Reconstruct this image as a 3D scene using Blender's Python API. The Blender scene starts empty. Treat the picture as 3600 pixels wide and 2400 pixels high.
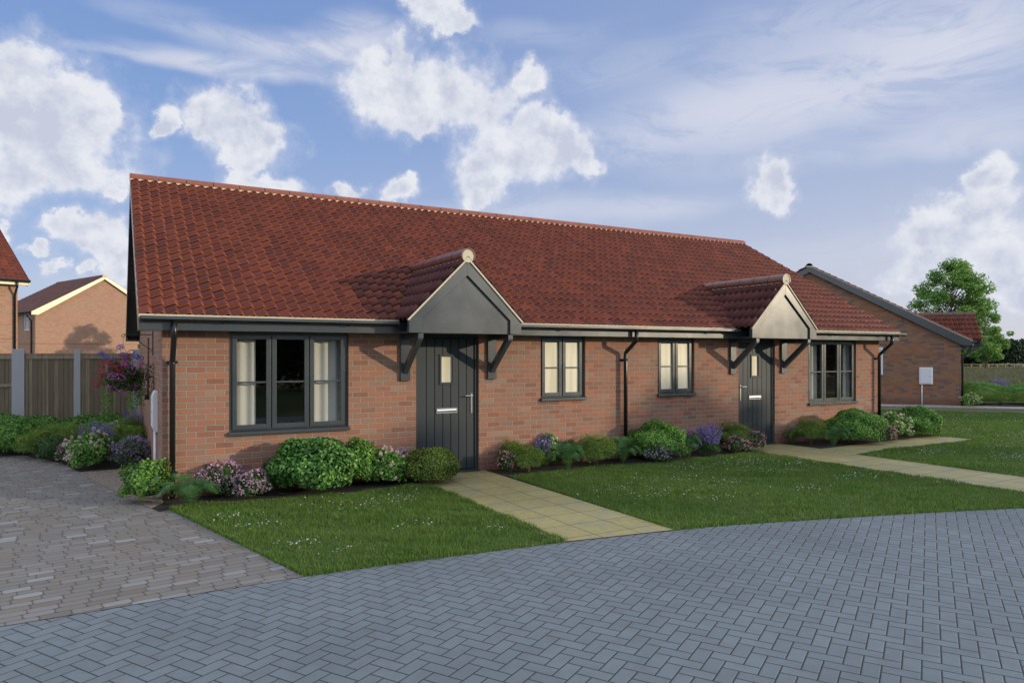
import bpy, math, random
import numpy as np
from mathutils import Vector, Matrix
random.seed(7); RNG = np.random.default_rng(7)
SC = bpy.context.scene
COL = SC.collection
pi = math.pi
# ------------------------------------------------------------------ node helpers
class S:
    def __init__(s, nt, o): s.nt, s.o = nt, o
    def _m(s, op, b=None, c=None, rev=False):
        n = s.nt.nodes.new('ShaderNodeMath'); n.operation = op
        a = s
        if rev: a, b = b, s
        for i, v in enumerate((a, b, c)):
            if v is None: continue
            if isinstance(v, S): s.nt.links.new(v.o, n.inputs[i])
            else: n.inputs[i].default_value = v
        return S(s.nt, n.outputs[0])
    def __add__(s, b): return s._m('ADD', b)
    __radd__ = __add__
    def __sub__(s, b): return s._m('SUBTRACT', b)
    def __rsub__(s, b): return s._m('SUBTRACT', b, rev=True)
    def __mul__(s, b): return s._m('MULTIPLY', b)
    __rmul__ = __mul__
    def __truediv__(s, b): return s._m('DIVIDE', b)
    def floor(s): return s._m('FLOOR')
    def frac(s): return s._m('FRACT')
    def abs(s): return s._m('ABSOLUTE')
    def sqrt(s): return s._m('SQRT')
    def pow(s, b): return s._m('POWER', b)
    def min(s, b): return s._m('MINIMUM', b)
    def max(s, b): return s._m('MAXIMUM', b)
    def gt(s, b): return s._m('GREATER_THAN', b)
    def lt(s, b): return s._m('LESS_THAN', b)
    def eq(s, b): return s._m('COMPARE', b, 0.5)
    def step(s, a, b, c=0.0, d=1.0):
        n = s.nt.nodes.new('ShaderNodeMapRange'); n.interpolation_type = 'SMOOTHSTEP'
        s.nt.links.new(s.o, n.inputs[0])
        for i, v in zip((1, 2, 3, 4), (a, b, c, d)): n.inputs[i].default_value = v
        return S(s.nt, n.outputs[0])
    def lin(s, a, b, c=0.0, d=1.0):
        n = s.nt.nodes.new('ShaderNodeMapRange')
        s.nt.links.new(s.o, n.inputs[0])
        for i, v in zip((1, 2, 3, 4), (a, b, c, d)): n.inputs[i].default_value = v
        return S(s.nt, n.outputs[0])
def put(nt, inp, v):
    if isinstance(v, S): nt.links.new(v.o, inp)
    elif v is not None:
        if hasattr(inp.default_value, '__len__') and len(inp.default_value) == 4 and len(v) == 3: v = (*v, 1)
        inp.default_value = v
def mixc(nt, f, a, b, mode='MIX'):
    n = nt.nodes.new('ShaderNodeMix'); n.data_type = 'RGBA'; n.blend_type = mode
    put(nt, n.inputs[0], f); put(nt, n.inputs[6], a); put(nt, n.inputs[7], b)
    return S(nt, n.outputs[2])
def noise(nt, vec, scale, detail=3, rough=.5, dist=0.0, col=False):
    n = nt.nodes.new('ShaderNodeTexNoise')
    if vec is not None: nt.links.new(vec.o, n.inputs['Vector'])
    n.inputs['Scale'].default_value = scale; n.inputs['Detail'].default_value = detail
    n.inputs['Roughness'].default_value = rough; n.inputs['Distortion'].default_value = dist
    return S(nt, n.outputs[1 if col else 0])
def comb(nt, x, y, z=0.0):
    n = nt.nodes.new('ShaderNodeCombineXYZ')
    for i, v in enumerate((x, y, z)): put(nt, n.inputs[i], v)
    return S(nt, n.outputs[0])
def sep(nt, v):
    n = nt.nodes.new('ShaderNodeSeparateXYZ'); nt.links.new(v.o, n.inputs[0])
    return [S(nt, n.outputs[i]) for i in range(3)]
def white(nt, x, y):
    n = nt.nodes.new('ShaderNodeTexWhiteNoise'); n.noise_dimensions = '2D'
    nt.links.new(comb(nt, x, y).o, n.inputs[0])
    return S(nt, n.outputs[0]), S(nt, n.outputs[1])
def ramp(nt, f, stops, interp='LINEAR'):
    n = nt.nodes.new('ShaderNodeValToRGB'); n.color_ramp.interpolation = interp
    e = n.color_ramp.elements
    while len(e) < len(stops): e.new(.5)
    for k, (p, c) in enumerate(stops): e[k].position = p; e[k].color = (*c, 1)
    put(nt, n.inputs[0], f)
    return S(nt, n.outputs[0])
def attr(nt, name):
    n = nt.nodes.new('ShaderNodeAttribute'); n.attribute_name = name
    return S(nt, n.outputs['Fac'])
def island(nt):
    n = nt.nodes.new('ShaderNodeNewGeometry'); return S(nt, n.outputs['Random Per Island'])
def oinfo(nt):
    n = nt.nodes.new('ShaderNodeObjectInfo'); return S(nt, n.outputs['Random'])
def ocoord(nt):
    n = nt.nodes.new('ShaderNodeTexCoord'); return S(nt, n.outputs['Object'])
def onormal(nt):
    n = nt.nodes.new('ShaderNodeTexCoord'); return S(nt, n.outputs['Normal'])
def bump(nt, h, strength=.5, dist=.01):
    n = nt.nodes.new('ShaderNodeBump'); n.inputs['Strength'].default_value = strength
    n.inputs['Distance'].default_value = dist; nt.links.new(h.o, n.inputs['Height'])
    return S(nt, n.outputs[0])
def material(name, fn=None, color=(.5, .5, .5), rough=.6, metal=0.0, spec=.5, trans=0.0, sss=None):
    m = bpy.data.materials.new(name); m.use_nodes = True; nt = m.node_tree
    b = nt.nodes['Principled BSDF']
    b.inputs['Base Color'].default_value = (*color, 1); b.inputs['Roughness'].default_value = rough
    b.inputs['Metallic'].default_value = metal; b.inputs['Specular IOR Level'].default_value = spec
    if fn:
        r = fn(nt)
        for k, v in r.items(): put(nt, b.inputs[k], v)
    if trans:   # thin leaves let some light through
        out = nt.nodes['Material Output']; t = nt.nodes.new('ShaderNodeBsdfTranslucent')
        mx = nt.nodes.new('ShaderNodeMixShader'); mx.inputs[0].default_value = trans
        src = b.inputs['Base Color']
        if src.is_linked: nt.links.new(src.links[0].from_socket, t.inputs[0])
        else: t.inputs[0].default_value = src.default_value
        nt.links.new(b.outputs[0], mx.inputs[1]); nt.links.new(t.outputs[0], mx.inputs[2]); nt.links.new(mx.outputs[0], out.inputs[0])
    return m
# ------------------------------------------------------------------ materials
def brick_fn(palette, mortar, bw=.225, bh=.075, speck=.35):
    def f(nt):
        co = ocoord(nt); x, y, z = sep(nt, co); nx, ny, nz = sep(nt, onormal(nt))
        side = nx.abs().gt(.6)
        wob = noise(nt, co, 38, 3, .6)
        u = x * (1 - side) + (y + .1125) * side + (wob - .5) * .006 + .0586
        v = z + (noise(nt, co, 31, 2, .5) - .5) * .005
        row = (v / bh).floor(); uu = u / bw + row._m('MODULO', 2.0).abs() * .5
        col = uu.floor(); fu = uu.frac() * bw; fv = (v / bh).frac() * bh
        du = fu.min(bw - fu); dv = fv.min(bh - fv); d = du.min(dv)
        mort = d.step(.0036, .0068)          # 1 inside the brick
        r1, rc = white(nt, col, row); r2, _ = white(nt, col + 37.3, row + 11.1)
        base = ramp(nt, r1, palette, 'LINEAR')
        n1 = noise(nt, co, 9, 4, .6); n2 = noise(nt, co, 90, 4, .7)
        base = mixc(nt, n1.step(.35, .75) * .35, base, (.25, .145, .09))
        base = mixc(nt, (n2.step(.45, .8) * r2) * speck, base, (.42, .28, .17))
        base = mixc(nt, n2.step(.42, .22) * .5, base, (.14, .045, .03))
        streak = noise(nt, comb(nt, x * 60, y * 60, z * 6), 1.0, 3, .6)
        base = mixc(nt, streak.step(.55, .85) * .22, base, (.36, .27, .18))
        mc = mixc(nt, n2, mortar, tuple(c * .72 for c in mortar))
        h = mort * 1.0 + n2 * .25 + noise(nt, co, 300, 2, .5) * .12
        damp = (z - (n1 - .5) * .25).step(.05, .38, .55, 0.0)     # soil splash and damp on the lowest courses
        c = mixc(nt, damp, mixc(nt, mort, mc, base), mixc(nt, mort, (.12, .11, .10), (.11, .05, .04)))
        return {'Base Color': c, 'Normal': bump(nt, h, .75, .008), 'Roughness': .88, 'Specular IOR Level': .2}
    return f
M = {}
M['brick'] = material('red_brick', brick_fn([(0, (.215, .098, .068)), (.25, (.295, .134, .090)), (.5, (.26, .145, .105)), (.72, (.345, .143, .084)), (.86, (.25, .155, .118)), (.95, (.29, .19, .14)), (1, (.18, .105, .085))], (.335, .315, .265)))
M['brick_mixed'] = material('mixed_brick', brick_fn([(0, (.12, .10, .105)), (.15, (.15, .11, .105)), (.19, (.24, .115, .07)), (.5, (.31, .14, .08)), (.75, (.28, .165, .09)), (1, (.22, .10, .07))], (.22, .20, .175)))
M['brick_light'] = material('orange_brick', brick_fn([(0, (.31, .17, .12)), (.5, (.38, .215, .145)), (.85, (.42, .22, .135)), (1, (.28, .22, .18))], (.48, .42, .33)))
def tile_fn(a, b, c, edge):
    def f(nt):
        r = attr(nt, 'rnd'); e = attr(nt, 'rim'); co = ocoord(nt)
        base = ramp(nt, r, [(0, a), (.45, b), (.8, c), (1, a)])
        n = noise(nt, co, 14, 4, .6); big = noise(nt, co, 1.1, 3, .5); r2_, _ = white(nt, r * 91.7, r * 13.1); lite = r2_.gt(.86)
        base = mixc(nt, n.step(.4, .75) * .45, base, tuple(x * .62 for x in a))
        base = mixc(nt, big.step(.35, .7) * .35, base, tuple(x * .55 for x in a))
        base = mixc(nt, lite * .16, base, tuple(min(1, x * 1.7) for x in b)); base = mixc(nt, e * .8, base, edge)
        return {'Base Color': base, 'Roughness': n.lin(.3, .7, .40, .6), 'Specular IOR Level': .24,
                'Normal': bump(nt, noise(nt, co, 160, 3, .6), .12, .004)}
    return f
M['tile'] = material('roof_tile', tile_fn((.118, .030, .019), (.155, .040, .023), (.075, .021, .019), (.30, .082, .028)))
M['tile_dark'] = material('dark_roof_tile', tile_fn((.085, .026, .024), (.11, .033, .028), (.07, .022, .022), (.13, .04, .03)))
M['ridge'] = material('ridge_tile', lambda nt: {'Base Color': mixc(nt, noise(nt, ocoord(nt), 5, 4, .6).step(.3, .7), (.27, .082, .040), (.21, .065, .036)), 'Roughness': .42})
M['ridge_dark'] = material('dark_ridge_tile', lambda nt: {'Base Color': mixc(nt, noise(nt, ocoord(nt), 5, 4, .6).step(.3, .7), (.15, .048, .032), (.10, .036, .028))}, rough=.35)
M['mortar'] = material('cream_mortar', lambda nt: {'Base Color': mixc(nt, noise(nt, ocoord(nt), 60, 4, .7), (.62, .58, .44), (.50, .46, .33)), 'Normal': bump(nt, noise(nt, ocoord(nt), 120, 3, .6), .4, .004)}, rough=.9)
def paint_fn(col, r0=.33, r1=.42):
    def f(nt):
        co = ocoord(nt); n = noise(nt, co, 2.2, 4, .55)
        return {'Base Color': mixc(nt, n, col, tuple(x * 1.15 for x in col)), 'Roughness': n.lin(.3, .7, r0, r1),
                'Normal': bump(nt, noise(nt, co, 2.2, 2, .5), .025, .02)}
    return f
M['paint'] = material('anthracite_paint', paint_fn((.038, .048, .053), .23, .30), spec=.85)
M['door_paint'] = material('anthracite_door_paint', paint_fn((.026, .035, .041), .48, .54), spec=.3)
M['black'] = material('black_plastic', color=(.012, .012, .013), rough=.3)
M['groove'] = material('groove_dark', color=(.008, .009, .01), rough=.7)
M['cream'] = material('cream_paint', color=(.78, .72, .50), rough=.5)
M['white'] = material('white_plastic', color=(.72, .74, .78), rough=.4)
M['chrome'] = material('brushed_steel', color=(.75, .74, .70), rough=.22, metal=1)
M['brass'] = material('brass', color=(.75, .6, .3), rough=.25, metal=1)
M['copper'] = material('copper_pipe', color=(.20, .07, .045), rough=.5)
def frost(nt):
    x, y, z = sep(nt, ocoord(nt)); n = noise(nt, ocoord(nt), 70, 3, .6)
    s = noise(nt, comb(nt, x * 7, y, z * .6), 1, 2, .5)
    return {'Base Color': mixc(nt, s.step(.35, .65), (.54, .50, .36), (.68, .65, .50)), 'Normal': bump(nt, n, .25, .004)}
M['frosted'] = material('frosted_glass', frost, rough=.3, spec=.6)
m = bpy.data.materials.new('window_glass'); m.use_nodes = True; nt = m.node_tree; nt.nodes.clear()
o = nt.nodes.new('ShaderNodeOutputMaterial'); g = nt.nodes.new('ShaderNodeBsdfGlossy'); g.inputs['Roughness'].default_value = .012
g.inputs['Color'].default_value = (.85, .88, .86, 1)
t = nt.nodes.new('ShaderNodeBsdfTransparent'); t.inputs[0].default_value = (.96, .98, .97, 1)
fr = nt.nodes.new('ShaderNodeLayerWeight'); fr.inputs[0].default_value = .5; fr = (S(nt, fr.outputs['Facing']).pow(5.0) * .93 + .085).o
mx = nt.nodes.new('ShaderNodeMixShader'); nt.links.new(fr, mx.inputs[0]); nt.links.new(t.outputs[0], mx.inputs[1]); nt.links.new(g.outputs[0], mx.inputs[2]); nt.links.new(mx.outputs[0], o.inputs[0])
M['glass'] = m
M['curtain'] = material('curtain_cloth', lambda nt: {'Base Color': mixc(nt, noise(nt, ocoord(nt), 50, 2, .5), (.56, .55, .51), (.50, .495, .465))}, rough=.9, trans=.15)
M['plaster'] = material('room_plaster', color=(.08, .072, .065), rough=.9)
def wood_fn(nt):
    x, y, z = sep(nt, ocoord(nt)); i = island(nt); co = ocoord(nt)
    g = noise(nt, comb(nt, x * 28, y * 28, z * 2.0 + i * 50), 1, 5, .65, .8)
    k = noise(nt, comb(nt, x * 9 + i * 31, y * 9, z * 5), 1, 1, .4)
    b = ramp(nt, i, [(0, (.14, .11, .07)), (.3, (.23, .19, .12)), (.6, (.35, .30, .20)), (.8, (.25, .21, .135)), (1, (.15, .12, .075))])
    b = mixc(nt, g.step(.3, .75) * .6, b, (.095, .078, .058)); b = mixc(nt, k.step(.76, .82) * .85, b, (.03, .02, .014))
    return {'Base Color': b, 'Normal': bump(nt, g, .3, .004)}
M['fence_wood'] = material('weathered_fence_wood', wood_fn, rough=.85)
M['concrete'] = material('concrete_post', lambda nt: {'Base Color': mixc(nt, noise(nt, ocoord(nt), 40, 5, .7), (.44, .46, .48), (.35, .365, .38))}, rough=.9)
M['rail_wood'] = material('rail_wood', color=(.30, .20, .10), rough=.8)
def bark_fn(nt):
    n = noise(nt, ocoord(nt), 12, 5, .7)
    return {'Base Color': mixc(nt, n, (.05, .04, .03), (.12, .095, .07)), 'Normal': bump(nt, n, .6, .02)}
M['bark'] = material('bark', bark_fn, rough=.9)
def leaf(name, cols, trans=.25, rough=.45, spec=.35):
    def f(nt):
        st = [(k / max(1, len(cols) - 1), c) for k, c in enumerate(cols)]
        b = ramp(nt, island(nt), st)
        big = noise(nt, ocoord(nt), 3.2, 2, .5)
        return {'Base Color': mixc(nt, big.step(.35, .68) * .45, b, tuple(c * .55 for c in cols[0]))}
    return material(name, f, rough=rough, spec=spec, trans=trans)
M['lf_box'] = leaf('box_leaves', [(.045, .15, .024), (.09, .25, .038), (.18, .40, .062), (.30, .52, .10)])
M['lf_varieg'] = leaf('variegated_leaves', [(.032, .12, .022), (.06, .20, .035), (.13, .35, .06), (.34, .54, .15)])
M['lf_olive'] = leaf('olive_leaves', [(.06, .11, .016), (.11, .18, .024), (.19, .27, .04), (.30, .38, .07)])
M['lf_lime'] = leaf('lime_leaves', [(.05, .15, .025), (.09, .24, .035), (.17, .36, .05), (.32, .50, .08)])
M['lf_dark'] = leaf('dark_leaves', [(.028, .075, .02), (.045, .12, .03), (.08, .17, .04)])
M['lf_fennel'] = leaf('fennel_leaves', [(.07, .16, .035), (.13, .26, .045), (.21, .37, .06), (.30, .45, .09)])
M['lf_fern'] = leaf('fern_leaves', [(.035, .11, .035), (.065, .18, .05), (.11, .26, .065)])
M['lf_tree'] = leaf('tree_leaves', [(.09, .22, .045), (.15, .34, .07), (.26, .48, .10), (.42, .60, .16)], trans=.55)
M['lf_hedge'] = leaf('hedge_leaves', [(.012, .035, .014), (.02, .055, .02), (.035, .075, .026)], trans=.2)
def grass_fn(nt):
    b = ramp(nt, island(nt), [(0, (.055, .13, .020)), (.33, (.09, .19, .028)), (.7, (.13, .245, .036)), (1, (.22, .28, .065))])
    co = ocoord(nt); p = noise(nt, co, .9, 4, .6); q = noise(nt, co, 3.5, 3, .6)
    b = mixc(nt, p.step(.42, .66) * .4, b, (.16, .24, .05)); b = mixc(nt, q.step(.5, .72) * .4, b, (.045, .115, .02))
    return {'Base Color': b}
M['grass'] = material('grass_blades', grass_fn, rough=.5, spec=.3, trans=.35)
M['stem'] = material('green_stem', color=(.09, .11, .04), rough=.7)
M['brown_stem'] = material('brown_stem', color=(.10, .06, .035), rough=.8)
def petal(name, cols): return leaf(name, cols, trans=.3, rough=.6, spec=.2)
M['fl_pink'] = petal('pink_petals', [(.50, .22, .30), (.65, .34, .42), (.75, .50, .52)])
M['fl_pinkwhite'] = petal('pale_pink_petals', [(.48, .22, .42), (.66, .42, .60), (.78, .66, .72)])
M['fl_lilac'] = petal('lilac_petals', [(.32, .22, .44), (.46, .34, .56), (.62, .54, .68)])
M['fl_lav'] = petal('lavender_petals', [(.20, .17, .46), (.30, .26, .58), (.42, .38, .70)])
M['fl_white'] = petal('cream_petals', [(.66, .58, .48), (.76, .70, .60), (.66, .52, .50)])
M['fl_blue'] = petal('blue_petals', [(.06, .12, .50), (.10, .18, .62), (.16, .25, .68)])
M['fl_red'] = petal('red_petals', [(.35, .03, .05), (.50, .06, .08), (.42, .04, .12)])
M['fl_magenta'] = petal('magenta_petals', [(.50, .10, .38), (.62, .18, .50), (.74, .40, .62)])
M['daisy'] = petal('daisy_petals', [(.56, .60, .56), (.68, .72, .68)])
M['soil'] = material('dark_soil', lambda nt: {'Base Color': mixc(nt, noise(nt, ocoord(nt), 30, 6, .75), (.010, .009, .009), (.045, .034, .026)), 'Normal': bump(nt, noise(nt, ocoord(nt), 45, 5, .7), 1.0, .03)}, rough=.95)
def turf_fn(nt):
    co = ocoord(nt); n = noise(nt, co, 60, 4, .7); b = noise(nt, co, .6, 3, .5)
    return {'Base Color': mixc(nt, b, mixc(nt, n, (.035, .065, .014), (.07, .12, .025)), mixc(nt, n, (.045, .08, .016), (.09, .13, .03))), 'Normal': bump(nt, n, .8, .02)}
M['turf'] = material('turf', turf_fn, rough=.95)
def meadow_fn(nt):
    co = ocoord(nt); n = noise(nt, co, 3, 5, .7); b = noise(nt, co, .10, 4, .6)
    return {'Base Color': mixc(nt, b.step(.35, .65), mixc(nt, n, (.06, .09, .03), (.10, .13, .04)), mixc(nt, n, (.12, .10, .06), (.09, .10, .05))), 'Normal': bump(nt, n, .8, .08)}
M['meadow'] = material('meadow', meadow_fn, rough=.95)
def gravel_fn(nt):
    co = ocoord(nt); v = nt.nodes.new('ShaderNodeTexVoronoi'); v.inputs['Scale'].default_value = 85; nt.links.new(co.o, v.inputs[0])
    d = S(nt, v.outputs[0]); c = S(nt, v.outputs[1]); cr, cg, cb = sep(nt, c)
    b = ramp(nt, cr, [(0, (.32, .25, .19)), (.3, (.52, .42, .31)), (.6, (.42, .38, .35)), (.8, (.62, .53, .42)), (1, (.24, .20, .17))])
    b = mixc(nt, d.step(.35, .6) * .8, b, (.05, .04, .03))
    return {'Base Color': b, 'Normal': bump(nt, 1 - d, 1.0, .012)}
M['gravel'] = material('gravel', gravel_fn, rough=.9)
def herring_fn(nt):
    co = ocoord(nt); x, y, z = sep(nt, co)
    a = math.radians(30.1); wob = noise(nt, co, 22, 3, .6)
    U = (x * math.cos(a) + y * math.sin(a) + .0285 + 10) / .1
    V = (y * math.cos(a) - x * math.sin(a) + .077 + 40) / .1
    # reference cell phase: blocks step diagonally, four cells per repeat
    U = U - 81.0 + (wob - .5) * .02; V = V - 342.0 + (noise(nt, co, 17, 2, .5) - .5) * .02
    U = U + 200.0; V = V + 400.0
    i, j = U.floor(), V.floor(); fu, fv = U.frac(), V.frac()
    k = ((j - i) + 400.0)._m('MODULO', 4.0)
    k0 = k.lt(.5); k3 = k.gt(2.5); ver = k.gt(1.5); hor = 1 - ver
    xx = fu + k0; yy = fv + k3
    dh = fv.min(1 - fv).min(xx.min(2 - xx)); dv = fu.min(1 - fu).min(yy.min(2 - yy))
    d = dh * hor + dv * ver
    bi = i - k0; bj = j - k3
    r, _ = white(nt, bi, bj)
    joint = d.step(.022, .05)
    n1 = noise(nt, co, 6, 4, .6); n2 = noise(nt, co, 160, 4, .75); n3 = noise(nt, co, 35, 5, .7); n4 = noise(nt, co, .7, 3, .5)
    b = mixc(nt, r, (.130, .168, .186), (.172, .215, .236))
    b = mixc(nt, n2.step(.3, .75), mixc(nt, .5, b, (.10, .118, .135)), mixc(nt, .35, b, (.31, .35, .38)))
    b = mixc(nt, n3.step(.60, .75) * .55, b, (.065, .078, .09))
    b = mixc(nt, n1.step(.4, .7) * .35, b, (.12, .125, .125)); b = mixc(nt, n4.step(.4, .7) * .30, b, (.085, .105, .115))
    b = mixc(nt, joint, (.024, .029, .033), b)
    h = d.step(.0, .09) + n2 * .10 + n3 * .10
    return {'Base Color': b, 'Normal': bump(nt, h, .8, .006), 'Roughness': .72, 'Specular IOR Level': .35}
M['herring'] = material('blue_grey_herringbone_paving', herring_fn)
def drive_fn(nt):
    co = ocoord(nt); x, y, z = sep(nt, co)
    wob = noise(nt, co, 14, 3, .6); wob2 = noise(nt, co, 40, 2, .5)
    cr_, sr_ = math.cos(math.radians(9)), math.sin(math.radians(9)); x, y = x * cr_ + y * sr_, y * cr_ - x * sr_
    v = y + (wob - .5) * .014 + .02; row = (v / .1).floor(); fv = (v / .1).frac() * .1
    rr, _ = white(nt, row, row * 0.37)
    u = (x + rr * .35 + (wob2 - .5) * .012) / .19 + row._m('MODULO', 2.0).abs() * .5
    col = u.floor(); jr, _ = white(nt, col, row + 91.0)
    fu = u.frac() * .19
    du = fu.min(.19 - fu); dv = fv.min(.1 - fv)
    # rounded corners
    R = .026; ax = (R - du).max(0.0); ay = (R - dv).max(0.0)
    d = R - (ax * ax + ay * ay).sqrt()
    r, _ = white(nt, col, row); r2, _ = white(nt, col + 7, row + 5)
    n2 = noise(nt, co, 120, 4, .75); n1 = noise(nt, co, 1.2, 3, .5)
    b = ramp(nt, r, [(0, (.155, .13, .11)), (.25, (.205, .18, .15)), (.5, (.18, .18, .165)), (.75, (.215, .205, .185)), (.92, (.235, .235, .225)), (1, (.31, .335, .335))])
    b = mixc(nt, n2.step(.3, .75) * .5, b, (.17, .155, .14)); b = mixc(nt, n1.step(.4, .7) * .25, b, (.16, .165, .17))
    b = mixc(nt, d.step(.0008, .005), (.085, .075, .062), b)
    h = d.step(.0, .012) + n2 * .25
    return {'Base Color': b, 'Normal': bump(nt, h, .7, .008), 'Roughness': .8, 'Specular IOR Level': .3}
M['drive'] = material('buff_tumbled_paving', drive_fn)
def slab_fn(x0, y0, s=.4435):
    def f(nt):
        co = ocoord(nt); x, y, z = sep(nt, co)
        u = (x - x0) / s + 50; v = (y - y0) / s + 50
        fu = u.frac() * s; fv = v.frac() * s; d = fu.min(s - fu).min(fv.min(s - fv))
        r, _ = white(nt, u.floor(), v.floor())
        n = noise(nt, co, 3.2, 5, .65); n2 = noise(nt, co, 13, 5, .7, .5); n3 = noise(nt, co, 90, 3, .6)
        b = mixc(nt, r, (.27, .255, .14), (.32, .30, .17))
        b = mixc(nt, n2.step(.38, .62) * .8, b, (.40, .33, .08)); b = mixc(nt, n.step(.45, .7) * .6, b, (.22, .24, .18))
        b = mixc(nt, n3.step(.5, .8) * .4, b, (.18, .17, .12))
        b = mixc(nt, d.step(.002, .008), (.06, .055, .035), b)
        return {'Base Color': b, 'Normal': bump(nt, d.step(0.0, .012) + n2 * .5, .6, .006), 'Roughness': .62}
    return f
M['slab'] = material('yellow_slab_path', slab_fn(3.668, -3.578))
M['slab2'] = material('yellow_slab_path_far', slab_fn(10.55, -3.578))
M['path_grey'] = material('pink_grey_paving', lambda nt: (lambda co: {'Base Color': mixc(nt, noise(nt, co, 8, 4, .7), (.27, .25, .245), (.36, .335, .32))})(ocoord(nt)), rough=.85)
M['asphalt'] = material('asphalt', lambda nt: {'Base Color': mixc(nt, noise(nt, ocoord(nt), 40, 4, .7), (.05, .05, .055), (.075, .075, .08))}, rough=.9)
M['kerb'] = material('pale_kerb', color=(.55, .54, .52), rough=.8)
# ------------------------------------------------------------------ object helpers
def link(o, parent=None):
    COL.objects.link(o)
    if parent is not None: o.parent = parent
    return o
def tag(o, label=None, cat=None, group=None, kind=None):
    if label: o['label'] = label
    if cat: o['category'] = cat
    if group: o['group'] = group
    if kind: o['kind'] = kind
    return o
def empty(name, loc=(0, 0, 0), rz=0.0, **k):
    o = bpy.data.objects.new(name, None); o.empty_display_size = .2
    o.location = loc; o.rotation_euler = (0, 0, rz); link(o); tag(o, **k); return o
class MB:
    def __init__(s): s.v = []; s.f = []; s.fa = []; s.fb = []; s.vs=[]
    def add(s, vs, fs, a=0.0, b=0.0):
        n = len(s.v); s.v.extend([tuple(p) for p in vs])
        for f in fs: s.f.append([i + n for i in f]); s.fa.append(a); s.fb.append(b)
        return s
    def box(s, x0, x1, y0, y1, z0, z1):
        vs = [(x, y, z) for z in (z0, z1) for y in (y0, y1) for x in (x0, x1)]
        return s.add(vs, [(0, 2, 3, 1), (4, 5, 7, 6), (0, 1, 5, 4), (2, 6, 7, 3), (0, 4, 6, 2), (1, 3, 7, 5)])
    def prism(s, poly, axis, a, b):
        """poly: 2d outline, extruded along axis from a to b. axis 'x': (y,z); 'y': (x,z); 'z': (x,y)"""
        def P(p, t): return {'x': (t, p[0], p[1]), 'y': (p[0], t, p[1]), 'z': (p[0], p[1], t)}[axis]
        n = len(poly); vs = [P(p, a) for p in poly] + [P(p, b) for p in poly]
        fs = [tuple(range(n))[::-1], tuple(range(n, 2 * n))] + [(i, (i + 1) % n, (i + 1) % n + n, i + n) for i in range(n)]
        return s.add(vs, fs)
    def bar(s, p, q, w, h, up=(0, 0, 1)):
        p, q = Vector(p), Vector(q); d = (q - p).normalized(); u = Vector(up)
        r = d.cross(u).normalized() * (w / 2); u2 = r.cross(d).normalized() * (h / 2)
        vs = [e + a * r + b * u2 for e in (p, q) for a, b in ((-1, -1), (1, -1), (1, 1), (-1, 1))]
        return s.add(vs, [(0, 3, 2, 1), (4, 5, 6, 7), (0, 1, 5, 4), (1, 2, 6, 5), (2, 3, 7, 6), (3, 0, 4, 7)])
    def tube(s, pts, r, n=10, r1=None, cap=True):
        pts = [Vector(p) for p in pts]; rings = []
        for i, p in enumerate(pts):
            d = (pts[min(i + 1, len(pts) - 1)] - pts[max(i - 1, 0)]).normalized()
            a = d.orthogonal().normalized() if i == 0 else (ref - d * ref.dot(d)).normalized()
            ref = a; b = d.cross(a); rr = r if r1 is None else r + (r1 - r) * i / max(1, len(pts) - 1)
            rings.append([p + (a * math.cos(t) + b * math.sin(t)) * rr for t in [2 * pi * k / n for k in range(n)]])
        vs = [v for R in rings for v in R]; fs = []
        for i in range(len(rings) - 1):
            for k in range(n): fs.append((i * n + k, i * n + (k + 1) % n, (i + 1) * n + (k + 1) % n, (i + 1) * n + k))
        if cap: fs += [tuple(range(n))[::-1], tuple(range((len(rings) - 1) * n, len(rings) * n))]
        return s.add(vs, fs)
    def build(s, name, mat, parent=None, bevel=0.0, smooth=False):
        me = bpy.data.meshes.new(name); me.from_pydata(s.v, [], s.f); me.materials.append(mat)
        if smooth: me.shade_smooth()
        o = link(bpy.data.objects.new(name, me), parent)
        if bevel:
            md = o.modifiers.new('bevel', 'BEVEL'); md.width = bevel; md.segments = 2; md.limit_method = 'ANGLE'; md.angle_limit = .7
        return o
def np_obj(name, V, F, mat, parent=None, smooth=False):
    """V (n,3), F (m,k) arrays"""
    me = bpy.data.meshes.new(name); V = np.asarray(V, np.float32); F = np.asarray(F, np.int32); k = F.shape[1]
    me.vertices.add(len(V)); me.vertices.foreach_set('co', V.ravel())
    me.loops.add(F.size); me.loops.foreach_set('vertex_index', F.ravel())
    me.polygons.add(len(F)); me.polygons.foreach_set('loop_start', np.arange(0, F.size, k, dtype=np.int32))
    try: me.polygons.foreach_set('loop_total', np.full(len(F), k, np.int32))
    except Exception: pass
    me.update(calc_edges=True); me.validate(); me.materials.append(mat)
    if smooth: me.shade_smooth()
    return link(bpy.data.objects.new(name, me), parent)
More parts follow.
